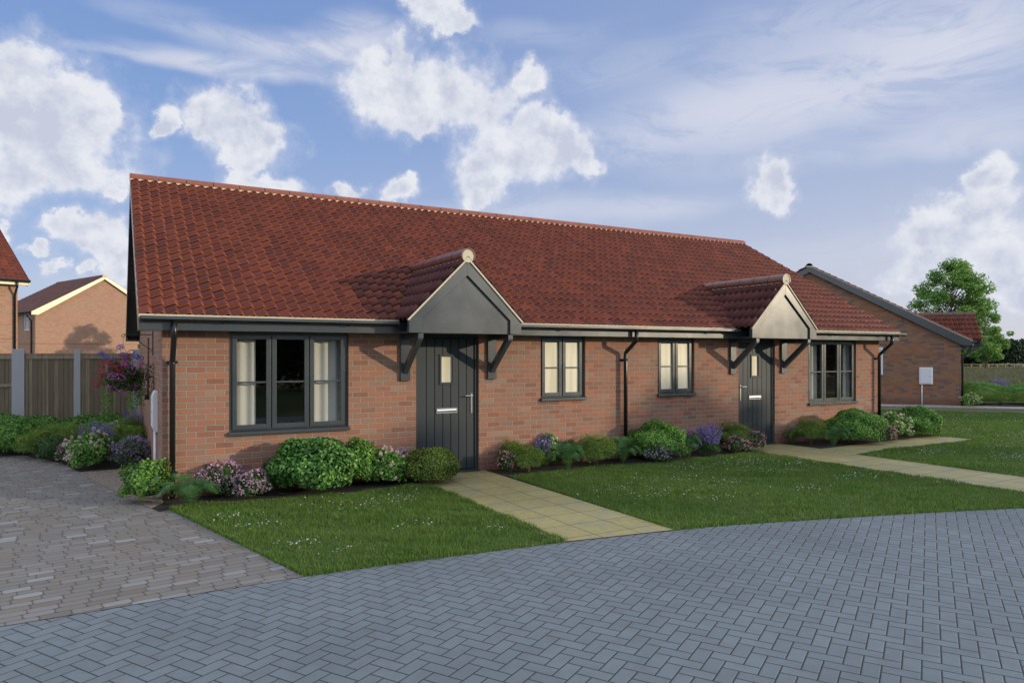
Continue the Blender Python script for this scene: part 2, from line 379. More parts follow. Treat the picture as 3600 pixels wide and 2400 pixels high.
# ------------------------------------------------------------------ roof tiles
PROF = [(0, .001), (.10, .005), (.58, .037), (.67, .043), (.75, .038), (.86, .009), (.93, .000), (1.0, .001)]
def tile_sheet(name, mat, parent, O, U, Vd, N, ulen, vlen, wave=.15, gauge=.25, thick=.027, flip=False, udir=1, amp=1.0):
    """O eave corner, U along the eave, Vd up the slope, N outward; one mesh, each tile carries its own random value"""
    O, U, Vd, N = [np.array(a, float) for a in (O, U, Vd, N)]
    nc = int(math.ceil(ulen / wave)); nr = int(math.ceil(vlen / gauge))
    prof = PROF if udir > 0 else [(1 - a, b) for a, b in reversed(PROF)]
    prof = [(a, b * amp) for a, b in prof]
    V = []; F = []; A = []; B = []
    rnd = np.random.default_rng(int(abs(O[0] * 97 + ulen * 13 + O[1] * 7)) + 3)
    np_ = len(prof)
    for r in range(nr):
        v0 = r * gauge; v1 = min(vlen, (r + 1) * gauge + .03)
        if v1 - v0 < .02: continue
        off = 0.0
        for c in range(-1 if off else 0, nc):
            a = rnd.random(); jit = (rnd.random() - .5) * .004; base = len(V)
            us = []
            for t, hgt in prof:
                u = (c + t) * wave + off; u = min(max(u, 0), ulen); us.append((u, hgt))
            if us[-1][0] - us[0][0] < .01: continue
            lift = thick + (rnd.random() - .5) * .004
            for u, hgt in us: V.append(O + U * u + Vd * (v0 + jit) + N * (hgt + lift))          # top of the lower lip
            for u, hgt in us: V.append(O + U * u + Vd * v1 + N * hgt)                              # tucked under the next course
            for u, hgt in us: V.append(O + U * u + Vd * (v0 + jit + .004) + N * (hgt + lift - .016))  # underside of the lip
            for i in range(np_ - 1):
                F.append((base + i, base + i + 1, base + np_ + i + 1, base + np_ + i)); A.append(a); B.append(.25 if i in (4, 5) else 0.0)
                F.append((base + 2 * np_ + i, base + 2 * np_ + i + 1, base + i + 1, base + i)); A.append(a); B.append(1.0)
    V = np.array(V); F = np.array(F)
    n = np.cross(V[F[0][1]] - V[F[0][0]], V[F[0][3]] - V[F[0][0]])
    if n.dot(N) < 0: F = F[:, ::-1]
    o = np_obj(name, V, F, mat, parent)
    me = o.data
    at = me.attributes.new('rnd', 'FLOAT', 'FACE'); at.data.foreach_set('value', np.array(A, np.float32)[:len(me.polygons)])
    at = me.attributes.new('rim', 'FLOAT', 'FACE'); at.data.foreach_set('value', np.array(B, np.float32)[:len(me.polygons)])
    return o
def ridge_tiles(name, mat, parent, p, q, r=.12, seg=.45, ang=105, gap=.012):
    """half-round capping tiles laid end to end in one run"""
    p, q = Vector(p), Vector(q); L = (q - p).length; d = (q - p) / L; side = d.cross(Vector((0, 0, 1))).normalized()
    mb = MB(); k = 0; a0 = math.radians(ang)
    while k * seg < L - .02:
        s0 = k * seg; s1 = min(L, s0 + seg - gap); n = 10; vs = []
        for s_ in (s0, s1):
            for rr in (r, r - .018):
                for i in range(n + 1):
                    t = -a0 + 2 * a0 * i / n
                    vs.append(p + d * s_ + side * math.sin(t) * rr + Vector((0, 0, math.cos(t) * rr)))
        m = n + 1; fs = []
        for i in range(n):
            fs += [(i, i + 1, 2 * m + i + 1, 2 * m + i), (m + i, 3 * m + i, 3 * m + i + 1, m + i + 1), (i, m + i, m + i + 1, i + 1), (2 * m + i, 2 * m + i + 1, 3 * m + i + 1, 3 * m + i)]
        fs += [(0, 2 * m, 3 * m, m), (n, m + n, 3 * m + n, 2 * m + n)]
        mb.add(vs, fs); k += 1
    return mb.build(name, mat, parent)
# ------------------------------------------------------------------ joinery
def window(P, x0, x1, z0, z1, lights, pane_mat, curtains=(), bar=True, sill=True, y=0.05, paint='paint'):
    """x0..x1 opening, z0 top of sill; sash casements standing just proud of the frame"""
    pm = M[paint]
    fr = MB(); t = .052
    fr.box(x0, x0 + t, y, y + .07, z0, z1); fr.box(x1 - t, x1, y, y + .07, z0, z1)
    fr.box(x0 + t, x1 - t, y, y + .07, z0, z0 + .03); fr.box(x0 + t, x1 - t, y, y + .07, z1 - t, z1)
    w = (x1 - x0 - 2 * t + .03) / lights
    for k in range(1, lights):
        xm = x0 + t - .015 + w * k; fr.box(xm - .02, xm + .02, y + .004, y + .066, z0 + .03, z1 - t)
    f = fr.build('window', pm, P, bevel=.003)
    for k in range(lights):
        a = x0 + t - .015 + w * k + .008; b = a + w - .016; c0 = z0 + .022; c1 = z1 - t + .012; s = .058; ya = y - .022
        sb = MB(); sb.box(a, a + s, ya, ya + .045, c0, c1); sb.box(b - s, b, ya, ya + .045, c0, c1)
        sb.box(a + s, b - s, ya, ya + .045, c0, c0 + s); sb.box(a + s, b - s, ya, ya + .045, c1 - s, c1)
        sb.build('sash', pm, f, bevel=.004)
        g = MB(); g.add([(a + s - .005, ya + .03, c0 + s - .005), (b - s + .005, ya + .03, c0 + s - .005), (b - s + .005, ya + .03, c1 - s + .005), (a + s - .005, ya + .03, c1 - s + .005)], [(0, 1, 2, 3)]); g.build('pane', pane_mat, f)
        if bar:
            zm = (c0 + c1) / 2 - .005; gb = MB(); gb.box(a + s, b - s, ya + .010, ya + .030, zm - .011, zm + .011); gb.build('glazing_bar', pm, f)
    if sill:
        sb = MB(); sb.prism([(-.05, z0 - .052), (-.05, z0 - .010), (y + .0, z0 + .010), (y + .0, z0 - .052)], 'x', x0 - .012, x1 + .012); sb.build('sill', pm, f, bevel=.004)
    for (a, b) in curtains:
        cb = []; n = int((b - a) / .012); V = []; F = []
        for i in range(n + 1):
            u = a + (b - a) * i / n; yy = y + .115 + .013 * math.sin(u * 44 + a) + .009 * math.sin(u * 19 + 1)
            V += [(u, yy, z0 - .05), (u, yy + .004, z1 + .02)]
        F = [(2 * i, 2 * i + 2, 2 * i + 3, 2 * i + 1) for i in range(n)]
        np_obj('curtain', V, F, M['curtain'], f, smooth=True)
    return f
def front_door(P, x0, x1, hinge_left=True, z1=2.105):
    D = MB(); t = .05; y = .055
    D.box(x0, x0 + t, y - .02, y + .08, 0, z1); D.box(x1 - t, x1, y - .02, y + .08, 0, z1); D.box(x0 + t, x1 - t, y - .02, y + .08, z1 - t, z1)
    fr = D.build('door_frame', M['door_paint'], P, bevel=.003)
    a, b = x0 + t + .003, x1 - t - .003; n = 7; w = (b - a) / n
    lf = MB(); cx = (a + b) / 2 - (.0 if hinge_left else .0); px0, px1, pz0, pz1 = cx - .112, cx + .112, 1.36, 1.795
    for k in range(n):
        u0 = a + w * k + (.004 if k else 0); u1 = a + w * (k + 1) - (.004 if k < n - 1 else 0)
        if u1 <= px0 or u0 >= px1: lf.box(u0, u1, y, y + .03, .052, z1 - t - .004)
        else:
            lf.box(u0, u1, y, y + .03, .052, pz0)
            lf.box(u0, u1, y, y + .03, pz1, z1 - t - .004)
            if u0 < px0: lf.box(u0, px0, y, y + .03, pz0, pz1)
            if u1 > px1: lf.box(px1, u1, y, y + .03, pz0, pz1)
    d = lf.build('door', M['door_paint'], P, bevel=.003)
    bk = MB(); bk.box(a, b, y + .03, y + .055, .052, z1 - t - .004); bk.build('door_back', M['groove'], d)
    th = MB(); th.prism([(-.03, 0.0), (-.03, .03), (y + .03, .05), (y + .03, 0.0)], 'x', x0 + .002, x1 - .002); th.build('threshold', M['door_paint'], P, bevel=.003)
    pf = MB(); e = .022
    pf.box(px0 - .012, px0 + e, y - .014, y + .02, pz0 - .012, pz1 + .012); pf.box(px1 - e, px1 + .012, y - .014, y + .02, pz0 - .012, pz1 + .012)
    pf.box(px0 + e, px1 - e, y - .014, y + .02, pz0 - .012, pz0 + e); pf.box(px0 + e, px1 - e, y - .014, y + .02, pz1 - e, pz1 + .012)
    pf.build('pane_frame', M['door_paint'], d, bevel=.003)
    g = MB(); g.box(px0 + e - .004, px1 - e + .004, y + .012, y + .018, pz0 + e - .004, pz1 - e + .004); g.build('door_pane', M['frosted'], d)
    lb = MB(); lx0, lx1, lz0, lz1 = cx - .175, cx + .175, .912, .992
    lb.box(lx0, lx1, y - .012, y, lz0, lz0 + .014); lb.box(lx0, lx1, y - .012, y, lz1 - .014, lz1); lb.box(lx0, lx0 + .014, y - .012, y, lz0 + .014, lz1 - .014); lb.box(lx1 - .014, lx1, y - .012, y, lz0 + .014, lz1 - .014)
    lb.prism([(y - .004, lz0 + .015), (y - .012, (lz0 + lz1) / 2), (y - .004, lz1 - .015), (y, lz1 - .015), (y, lz0 + .015)], 'x', lx0 + .015, lx1 - .015)
    lb.build('letterbox', M['chrome'], d, bevel=.002)
    hx = b - .05 if hinge_left else a + .05; s = -1 if hinge_left else 1
    hb = MB(); hb.box(hx - .014, hx + .014, y - .012, y, .90, 1.205); hb.tube([(hx, y - .01, 1.17), (hx, y - .05, 1.17)], .01, 8)
    hb.tube([(hx, y - .05, 1.17), (hx + s * .03, y - .055, 1.17), (hx + s * .125, y - .055, 1.168)], .009, 8); hb.tube([(hx, y - .012, .95), (hx, y - .022, .95)], .009, 8)
    hb.build('handle', M['chrome'], d, smooth=False)
def wall_panels(mb, x0, x1, z0, z1, holes, y0=0.0, y1=.28):
    """a wall built round its openings (holes: x0,x1,z0,z1)"""
    xs = sorted({x0, x1, *[h for H in holes for h in H[:2]]}); 
    for a, b in zip(xs[:-1], xs[1:]):
        hs = sorted([(H[2], H[3]) for H in holes if H[0] <= a + 1e-6 and H[1] >= b - 1e-6]); z = z0
        for c, d in hs:
            if c > z + 1e-4: mb.box(a, b, y0, y1, z, c)
            z = d
        if z < z1 - 1e-4: mb.box(a, b, y0, y1, z, z1)
def downpipe(P, x, ztop, ytop, ywall=-.09, kink=(2.03, 1.84), z0=.02, brackets=(1.71, .33), r=.034):
    t = MB(); t.tube([(x, ytop, ztop), (x, ytop, kink[0] + .03), (x, ytop + .01, kink[0]), (x, ywall - .01, kink[1]), (x, ywall, kink[1] - .03), (x, ywall, z0)], r, 14)
    dp = t.build('downpipe', M['black'], P, smooth=True)
    for z in brackets:
        b = MB(); b.tube([(x, ywall, z - .02), (x, ywall, z + .02)], r + .006, 14); b.box(x - .065, x + .065, ywall + .02, ywall + .034, z - .016, z + .016); b.box(x - .065, x - .045, ywall + .034, -.001, z - .016, z + .016); b.box(x + .045, x + .065, ywall + .034, -.001, z - .016, z + .016)
        b.build('pipe_clip', M['black'], dp, bevel=.002)
    return dp
def gutter(P, x0, x1, y=-.385, z=2.262, r=.06, mat='paint'):
    g = MB(); n = 10; vs = []; prof = []
    for i in range(n + 1):
        t = pi * i / n; prof.append((y + r * math.cos(t), z - r * math.sin(t) * .95))
    for i in range(n, -1, -1):
        t = pi * i / n; prof.append((y + (r - .004) * math.cos(t), z - (r - .004) * math.sin(t) * .95))
    m = len(prof)
    vs = [(x0, a, b) for a, b in prof] + [(x1, a, b) for a, b in prof]
    fs = [(i, (i + 1) % m, (i + 1) % m + m, i + m) for i in range(m)]
    g.add(vs, fs)
    gt = g.build('gutter', M['black'], P)
    g = MB(); g.box(x0, x1, y - r - .006, y - r + .003, z - .034, z + .004); g.build('gutter_lip', M[mat], gt, bevel=.002)
    for xe, s in ((x0, -1), (x1, 1)):
        e = MB(); pr = [(y + (r + .005) * math.cos(pi * i / 12), z - (r + .005) * math.sin(pi * i / 12)) for i in range(13)]
        e.prism(pr, 'x', xe - (.012 if s < 0 else 0), xe + (.012 if s > 0 else 0)); e.build('gutter_stop_end', M['paint'], gt)
    x = x0 + .9
    while x < x1 - .3:
        u = MB(); pr = [(y + (r + .007) * math.cos(pi * i / 12), z - (r + .007) * math.sin(pi * i / 12)) for i in range(13)]
        u.prism(pr + [(y - r, z + .004), (y + r, z + .004)][::-1], 'x', x, x + .035); u.build('gutter_bracket', M['black'], gt); x += 1.6
    return gt
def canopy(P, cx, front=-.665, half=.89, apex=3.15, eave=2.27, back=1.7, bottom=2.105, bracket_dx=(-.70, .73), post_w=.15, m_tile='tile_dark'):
    C = MB(); yf = front + .03
    poly = [(cx - half, bottom), (cx + half, bottom), (cx + half, eave), (cx, apex), (cx - half, eave)]
    C.prism(poly, 'y', yf, yf + .03); c = C.build('canopy', M['paint'], P)
    # sloped fascia boards planted on the gable, with a mitred return at each foot
    k = (apex - eave) / half; w = .19; inner = .245
    ins = half - w
    out = [(cx + half, bottom), (cx + half, eave), (cx, apex), (cx, apex - .215), (cx + ins, eave + .035), (cx + ins, bottom)]
    for s in (1, -1):
        b = MB(); b.prism([(cx + s * (p[0] - cx), p[1]) for p in out][::s], 'y', front - .005, yf - .001); b.build('barge_board', M['paint'], c, bevel=.003)
    sf = MB(); sf.box(cx - half + .01, cx + half - .01, yf + .031, -.001, bottom, bottom + .02); sf.build('soffit', M['paint'], c)
    L = half / math.cos(math.atan(k)) + .06; ca, sa = math.cos(math.atan(k)), math.sin(math.atan(k))
    for s in (-1, 1):
        # cream undercloak strip following the verge
        vb = MB(); p0 = Vector((cx + s * (half + .008), front - .002, eave + .0)); p1 = Vector((cx, front - .002, apex + .008))
        off = Vector((s * sa, 0, ca)) * .012
        vb.bar(p0 + off, p1 + off, .045, .024, up=(s * sa, 0, ca)); vb.build('verge_mortar', M['mortar'], c)
        O = (cx + s * (half + .035), front - .03, eave - .03 + .045); Vd = (-s * ca, 0, sa); N = (s * sa, 0, ca)
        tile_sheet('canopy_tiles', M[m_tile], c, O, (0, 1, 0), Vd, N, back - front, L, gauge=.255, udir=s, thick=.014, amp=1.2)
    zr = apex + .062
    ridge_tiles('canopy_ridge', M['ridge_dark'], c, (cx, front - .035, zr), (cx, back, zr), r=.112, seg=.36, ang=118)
    dk = MB(); pr = [(cx + .096 * math.sin(a), zr + .096 * math.cos(a)) for a in [2 * pi * i / 28 for i in range(28)]]
    dk.prism(pr, 'y', front - .026, front + .03); dk.build('ridge_mortar', M['mortar'], c)
    mb = MB(); mb.prism([(cx - .10, zr - .06), (cx + .10, zr - .06), (cx + .085, zr - .015), (cx - .085, zr - .015)], 'y', front + .04, back); mb.build('mortar_bed', M['mortar'], c)
    for dx in bracket_dx:
        x = cx + dx; b = MB()
        b.box(x - post_w / 2, x + post_w / 2, -.045, -.001, 1.42, bottom - .001); b.build('bracket_post', M['paint'], c, bevel=.004)
        b = MB(); b.box(x - .04, x + .04, front + .035, -.046, bottom - .075, bottom - .002)
        b.build('bracket_beam', M['paint'], c, bevel=.004)
        b = MB(); b.prism([(-.046, 1.52), (-.046, 1.64), (front + .16, bottom - .076), (front + .05, bottom - .076), (front + .05, bottom - .09)], 'x', x - .038, x + .038); b.build('bracket_brace', M['paint'], c, bevel=.004)
    return c
def bungalow(root, W, half, Xl, Xr, brick, wins, doors, canopies, pipes, zr=4.86, back_wall=True, gut_col='paint', tilemat='tile'):
    """front face at y=0, x to the right; eaves at z 2.28; ridge at y=half"""
    ye, ze = -.31, 2.262; m = (zr - ze) / (half - ye); ang = math.atan(m); ca, sa = math.cos(ang), math.sin(ang)
    w = MB(); holes = [(a, b, c, 2.105) for a, b, c, *_ in wins] + [(a, b, 0.0, 2.105) for a, b, *_ in doors]
    wall_panels(w, 0, W, 0, 2.16, holes)
    D = 2 * half; gz = lambda y: 2.16 + 0 * y
    w.box(0, W, D - .28, D, 0, 2.16)
    def gable(x0, x1):
        top = lambda y: zr - .14 - m * abs(y - half)
        poly = [(.281, 0), (D - .281, 0), (D - .281, top(D - .281)), (half, top(half)), (.281, top(.281))]
        w.prism(poly, 'x', x0, x1)
        w.prism([(0, 2.161), (.28, 2.161), (.28, top(.28)), (0, top(0))], 'x', x0, x1) if top(0) > 2.17 else None
    gable(0, .28); gable(W - .28, W)
    w.build('wall', M[brick], root)
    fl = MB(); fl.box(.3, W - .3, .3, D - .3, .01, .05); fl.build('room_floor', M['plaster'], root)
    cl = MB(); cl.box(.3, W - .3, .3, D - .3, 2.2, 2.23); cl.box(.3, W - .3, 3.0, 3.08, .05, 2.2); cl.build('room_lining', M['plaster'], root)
    for a, b, c, n, pane, cur in wins: window(root, a, b, c, 2.104, n, M[pane], cur)
    for a, b, hl in doors: front_door(root, a, b, hl)
    L = (half - ye) / ca
    tile_sheet('roof_tiles', M[tilemat], root, (Xl, ye, ze), (1, 0, 0), (0, ca, sa), (0, -sa, ca), Xr - Xl, L, gauge=.2415)
    tile_sheet('rear_roof_tiles', M[tilemat], root, (Xl, D - ye, ze), (1, 0, 0), (0, -ca, sa), (0, sa, ca), Xr - Xl, L, wave=.3, gauge=.5)
    dk = MB(); th = .03; dk.prism([(ye + .02, ze - .02), (half, zr - .025), (D - ye - .02, ze - .02), (D - ye - .02, ze - .05), (half, zr - .06), (ye + .02, ze - .05)], 'x', Xl + .01, Xr - .01)
    dk.build('roof_deck', M['groove'], root)
    ridge_tiles('ridge_tiles', M['ridge'], root, (Xl - .005, half, zr - .028), (Xr, half, zr - .028), r=.125, ang=80)
    mm = MB(); mm.prism([(half - .125, zr - .045), (half - .105, zr - .004), (half + .105, zr - .004), (half + .125, zr - .045)], 'x', Xl, Xr - .01); mm.build('ridge_mortar', M['mortar'], root)
    # gable overhang: barge boards, closing soffits, boxed feet
    for x0, x1, xs0, xs1 in ((Xl, Xl + .022, Xl + .023, -.001), (Xr - .05, Xr - .028, W + .001, Xr - .051)):
        for s in (1, -1):
            Y = (lambda y: y) if s > 0 else (lambda y: D - y)
            b = MB(); pr = [(Y(ye + .0), ze - .03), (Y(half), zr - .03), (Y(half), zr - .23), (Y(ye + .28), 2.095), (Y(ye + .0), 2.095)]
            b.prism(pr, 'x', x0, x1); b.build('barge_board', M['paint'], root)
            if xs1 > xs0:
                q = MB(); q.prism([(Y(0.0), 2.20), (Y(half), zr - .16), (Y(half), zr - .18), (Y(0.0), 2.18)], 'x', xs0, xs1); q.build('verge_soffit', M['paint'], root)
                q = MB(); q.box(xs0, xs1, min(Y(ye + .002), Y(0)), max(Y(ye + .002), Y(0)), 2.097, 2.115); q.build('box_end', M['paint'], root)
        u = MB(); u.bar((x0 + .011, ye - .01, ze - .012), (x0 + .011, half, zr - .012), .03, .02, up=(0, -sa, ca)); u.build('verge_mortar', M['mortar'], root)
    f = MB(); f.box(Xl + .0225, Xr - .052, ye + .0, ye + .025, 2.10, 2.255); f.build('fascia', M['paint'], root, bevel=.003)
    s_ = MB(); s_.box(Xl + .03, Xr - .06, ye + .026, -.001, 2.101, 2.12); s_.build('eaves_soffit', M['paint'], root); s_ = MB(); s_.box(Xl + .03, Xr - .06, D + .001, D - ye - .026, 2.101, 2.12); s_.build('eaves_soffit', M['paint'], root); s_ = MB(); s_.box(Xl + .03, Xr - .06, D - ye - .025, D - ye, 2.1, 2.25); s_.build('fascia', M['paint'], root)
    # cream eaves strip below the first course, broken at the canopies
    edges = [Xl + .0] + [e for c in canopies for e in (c[0] - .90, c[0] + .90)] + [Xr]
    for a, b in zip(edges[::2], edges[1::2]):
        if b - a < .3: continue
        e = MB(); e.box(a + .002, b - .002, ye - .014, ye - .0005, ze - .012, ze + .030); e.build('eaves_mortar', M['mortar'], root)
        gutter(root, a + (.02 if a == edges[0] else .045), b - (.045 if b != edges[-1] else -.03))
    for cx, kw in canopies: canopy(root, cx, **kw)
    for px_, kk in pipes: downpipe(root, px_, 2.21, -.385, kink=kk)
# ------------------------------------------------------------------ the pair of bungalows
H1 = empty('bungalow', label='long low red brick bungalow pair with red tiled roof and two porch canopies', cat='bungalow')
bungalow(H1, 14.457, 4.22, -.27, 14.74, 'brick',
    wins=[(.777, 2.353, .80, 3, 'glass', [(.86, 1.135), (1.87, 2.31)]), (5.528, 6.412, 1.095, 2, 'frosted', []), (8.002, 8.886, 1.095, 2, 'frosted', []),
          (12.065, 13.645, .79, 3, 'glass', [(12.22, 12.56), (13.42, 13.64)])],
    doors=[(3.367, 4.402, True), (10.034, 11.062, False)],
    canopies=[(3.885, {}), (10.56, {})],
    pipes=[(.108, (2.03, 1.72)), (7.2, (2.035, 1.84)), (14.33, (2.035, 1.80))])
def meter_box(P, along, z0, z1, w, side='x', depth=.065, pole=True, u0=0.0):
    """flat white box on a wall face at x=0 (looking -x)"""
    b = MB(); b.prism([(0.0, z0), (-depth * .65, z0), (-depth, z0 + .06), (-depth, z1 - .06), (-depth * .65, z1), (0, z1)], 'y', along, along + w)
    m = b.build('meter_box', M['white'], P, bevel=.006)
    d = MB(); d.box(-depth - .008, -depth + .001, along + .03, along + w - .03, z0 + .065, z1 - .065); d.build('meter_box_door', M['white'], m, bevel=.005)
    k = MB(); k.tube([(-depth - .012, along + .05, (z0 + z1) / 2), (-depth - .004, along + .05, (z0 + z1) / 2)], .012, 10); k.build('lock', M['paint'], m)
    if pole:
        c = MB(); c.tube([(-.024, along + w * .62, 0), (-.024, along + w * .62, z0)], .021, 12); c.build('conduit', M['white'], m, smooth=True)
meter_box(H1, .92, .752, 1.305, .36)
t = MB(); t.tube([(-.02, 3.5, 2.08), (-.02, 3.5, 1.12)], .016, 8); t.build('overflow_pipe', M['copper'], H1, smooth=True)
t = MB(); t.box(-.07, 0, 3.44, 3.56, 1.05, 1.13); t.build('vent_cover', M['black'], H1, bevel=.01)
t = MB(); t.tube([(-.012, 2.1, 2.2), (-.012, 2.1, 1.79)], .008, 6); t.tube([(-.012, 2.1, 2.1), (-.40, 2.1, 2.1)], .006, 6)
t.tube([(-.012, 2.1, 1.88), (-.05, 2.1, 1.88), (-.30, 2.1, 2.08), (-.33, 2.1, 2.095)], .005, 6)
t.tube([(-.40 - .02 * math.sin(a), 2.1, 2.08 + .02 * math.cos(a)) for a in [i * .6 for i in range(10)]], .004, 6)
t.tube([(-.05 - .022 * math.sin(a), 2.1, 1.86 + .022 * math.cos(a)) for a in [i * .6 for i in range(10)]], .004, 6)
t.build('basket_bracket', M['black'], H1)
# ------------------------------------------------------------------ the bungalow to the right
H2 = empty('bungalow', (25.05, 3.92, 0), math.radians(43), label='mottled brick bungalow end gable with grey barge boards and a white meter box', cat='bungalow')
bungalow(H2, 12.0, 4.87, -.12, 12.3, 'brick_mixed', wins=[(4.2, 5.1, 1.095, 2, 'frosted', [])], doors=[(1.0, 1.95, True)],
    canopies=[(1.45, {'front': -.80, 'm_tile': 'tile', 'back': 1.5})], pipes=[(.16, (2.05, 1.62))], zr=5.02)
c = MB(); hy = 1.0   # white box, pole, and window on the gable wall
b = MB(); b.box(-.07, -.001, .87, 1.29, .745, 1.335); mb_ = b.build('meter_box', M['white'], H2, bevel=.015)
b = MB(); b.box(-.08, -.071, .91, 1.25, .785, 1.295); b.build('meter_box_door', M['white'], mb_, bevel=.006)
b = MB(); b.tube([(-.085, .95, 1.02), (-.081, .95, 1.02)], .014, 10); b.build('lock', M['black'], mb_)
b = MB(); b.tube([(-.03, 1.2, 0), (-.03, 1.2, .745)], .02, 10); b.build('conduit', M['white'], mb_, smooth=True)
b = MB(); b.box(-.02, -.001, 2.43, 3.33, 1.06, 2.04); wv = b.build('window', M['white'], H2, bevel=.004)
b = MB(); b.box(-.024, -.021, 2.49, 3.27, 1.12, 1.98); b.build('pane', M['glass'], wv)
# ------------------------------------------------------------------ two-storey houses behind
def house2(root, W, half, eave, pitch, brick, board, win_front=(), pipes=(), downlights=()):
    D = 2 * half; m = math.tan(pitch); zr = eave + m * (half + .3); ca, sa = math.cos(pitch), math.sin(pitch)
    w = MB(); holes = [(a, b, c, d) for a, b, c, d in win_front]
    wall_panels(w, 0, W, 0, eave - .05, holes, 0, .28)
    w.box(0, W, D - .28, D, 0, eave - .05)
    for x0, x1 in ((0, .28), (W - .28, W)):
        w.prism([(.281, 0), (D - .281, 0), (D - .281, eave + m * .28), (half, eave + m * half), (.281, eave + m * .28)], 'x', x0, x1)
        w.prism([(.28, eave - .0499), (.28, eave + m * .28 - .02), (.0, eave - .0499)], 'x', x0, x1); w.prism([(D - .28, eave - .0499), (D, eave - .0499), (D - .28, eave + m * .28 - .02)], 'x', x0, x1)
    w.build('wall', M[brick], root)
    st = MB(); st.box(-.012, W + .012, -.012, D + .012, 2.42, 2.46); st.build('string_course', M['copper'], root)
    fl = MB(); fl.box(.3, W - .3, .3, D - .3, eave - .2, eave - .15); fl.box(.3, W - .3, 2.5, 2.55, 0, eave - .2); fl.build('room_lining', M['plaster'], root)
    L = (half + .35) / ca
    for s in (1, -1):
        Y = (lambda y: y) if s > 0 else (lambda y: D - y)
        tile_sheet('roof_tiles', M['tile'], root, (-.32, Y(-.35), eave - m * .05 + .02), (1, 0, 0), (0, s * ca, sa), (0, -s * sa, ca), W + .64, L, wave=.3 if s < 0 else .2, gauge=.3)
        f = MB(); f.box(-.3, W + .3, min(Y(-.33), Y(-.30)), max(Y(-.33), Y(-.30)), eave - .20, eave - .05); f.build('fascia', M[board], root)
        f = MB(); f.box(-.3, W + .3, min(Y(-.299), Y(-.001)), max(Y(-.299), Y(-.001)), eave - .19, eave - .17); f.build('soffit', M[board], root)
        for x0 in (-.34, W + .31):
            b = MB(); b.prism([(Y(-.34), eave - .2), (Y(-.34), eave + .02), (Y(half), eave + m * (half + .34) + .02), (Y(half), eave + m * (half + .34) - .24), (Y(.05), eave - .2)], 'x', x0, x0 + .03); b.build('barge_board', M[board], root)
    for x0, x1 in ((-.309, -.001), (W + .001, W + .309)):
        for s in (1, -1):
            Y = (lambda y: y) if s > 0 else (lambda y: D - y)
            q = MB(); q.prism([(Y(0), eave - .0), (Y(half), eave + m * half - .0), (Y(half), eave + m * half - .03), (Y(0), eave - .03)], 'x', x0, x1); q.build('verge_soffit', M[board], root)
    g = MB(); g.tube([(-.35, -.40, eave - .03), (W + .35, -.40, eave - .03)], .06, 10); g.build('gutter', M['black'], root, smooth=True)
    ridge_tiles('ridge_tiles', M['ridge'], root, (-.34, half, zr + .0), (W + .34, half, zr + .0), r=.13)
    dk = MB(); dk.prism([(half + .12 * math.sin(a), zr + .0 + .12 * math.cos(a)) for a in [2 * pi * i / 16 for i in range(16)]], 'x', -.36, -.30); dk.build('ridge_mortar', M['mortar'], root)
    for x, ext in pipes:
        t = MB(); t.tube([(x, -.40, eave - .05), (x, -.38, eave - .28), (x, -.06, eave - .62), (x, -.06, 0)], .045, 10); t.build('downpipe', M['black'], root, smooth=True)
    for a, b, c, d in win_front: window(root, a, b, c, d, 2, M['glass'], [(a + .1, a + .35), (b - .35, b - .1)], bar=False, paint='white')
# far gable house: its gable wall (local x=0) faces the sun
th_ = math.radians(22.2)   # wall runs along (cos,sin) of 22 degrees
HB = empty('house', (-5.25, 50.27, 0), math.radians(22.2 + 90), label='two storey orange brick house with cream edged gable seen over the fence', cat='house')
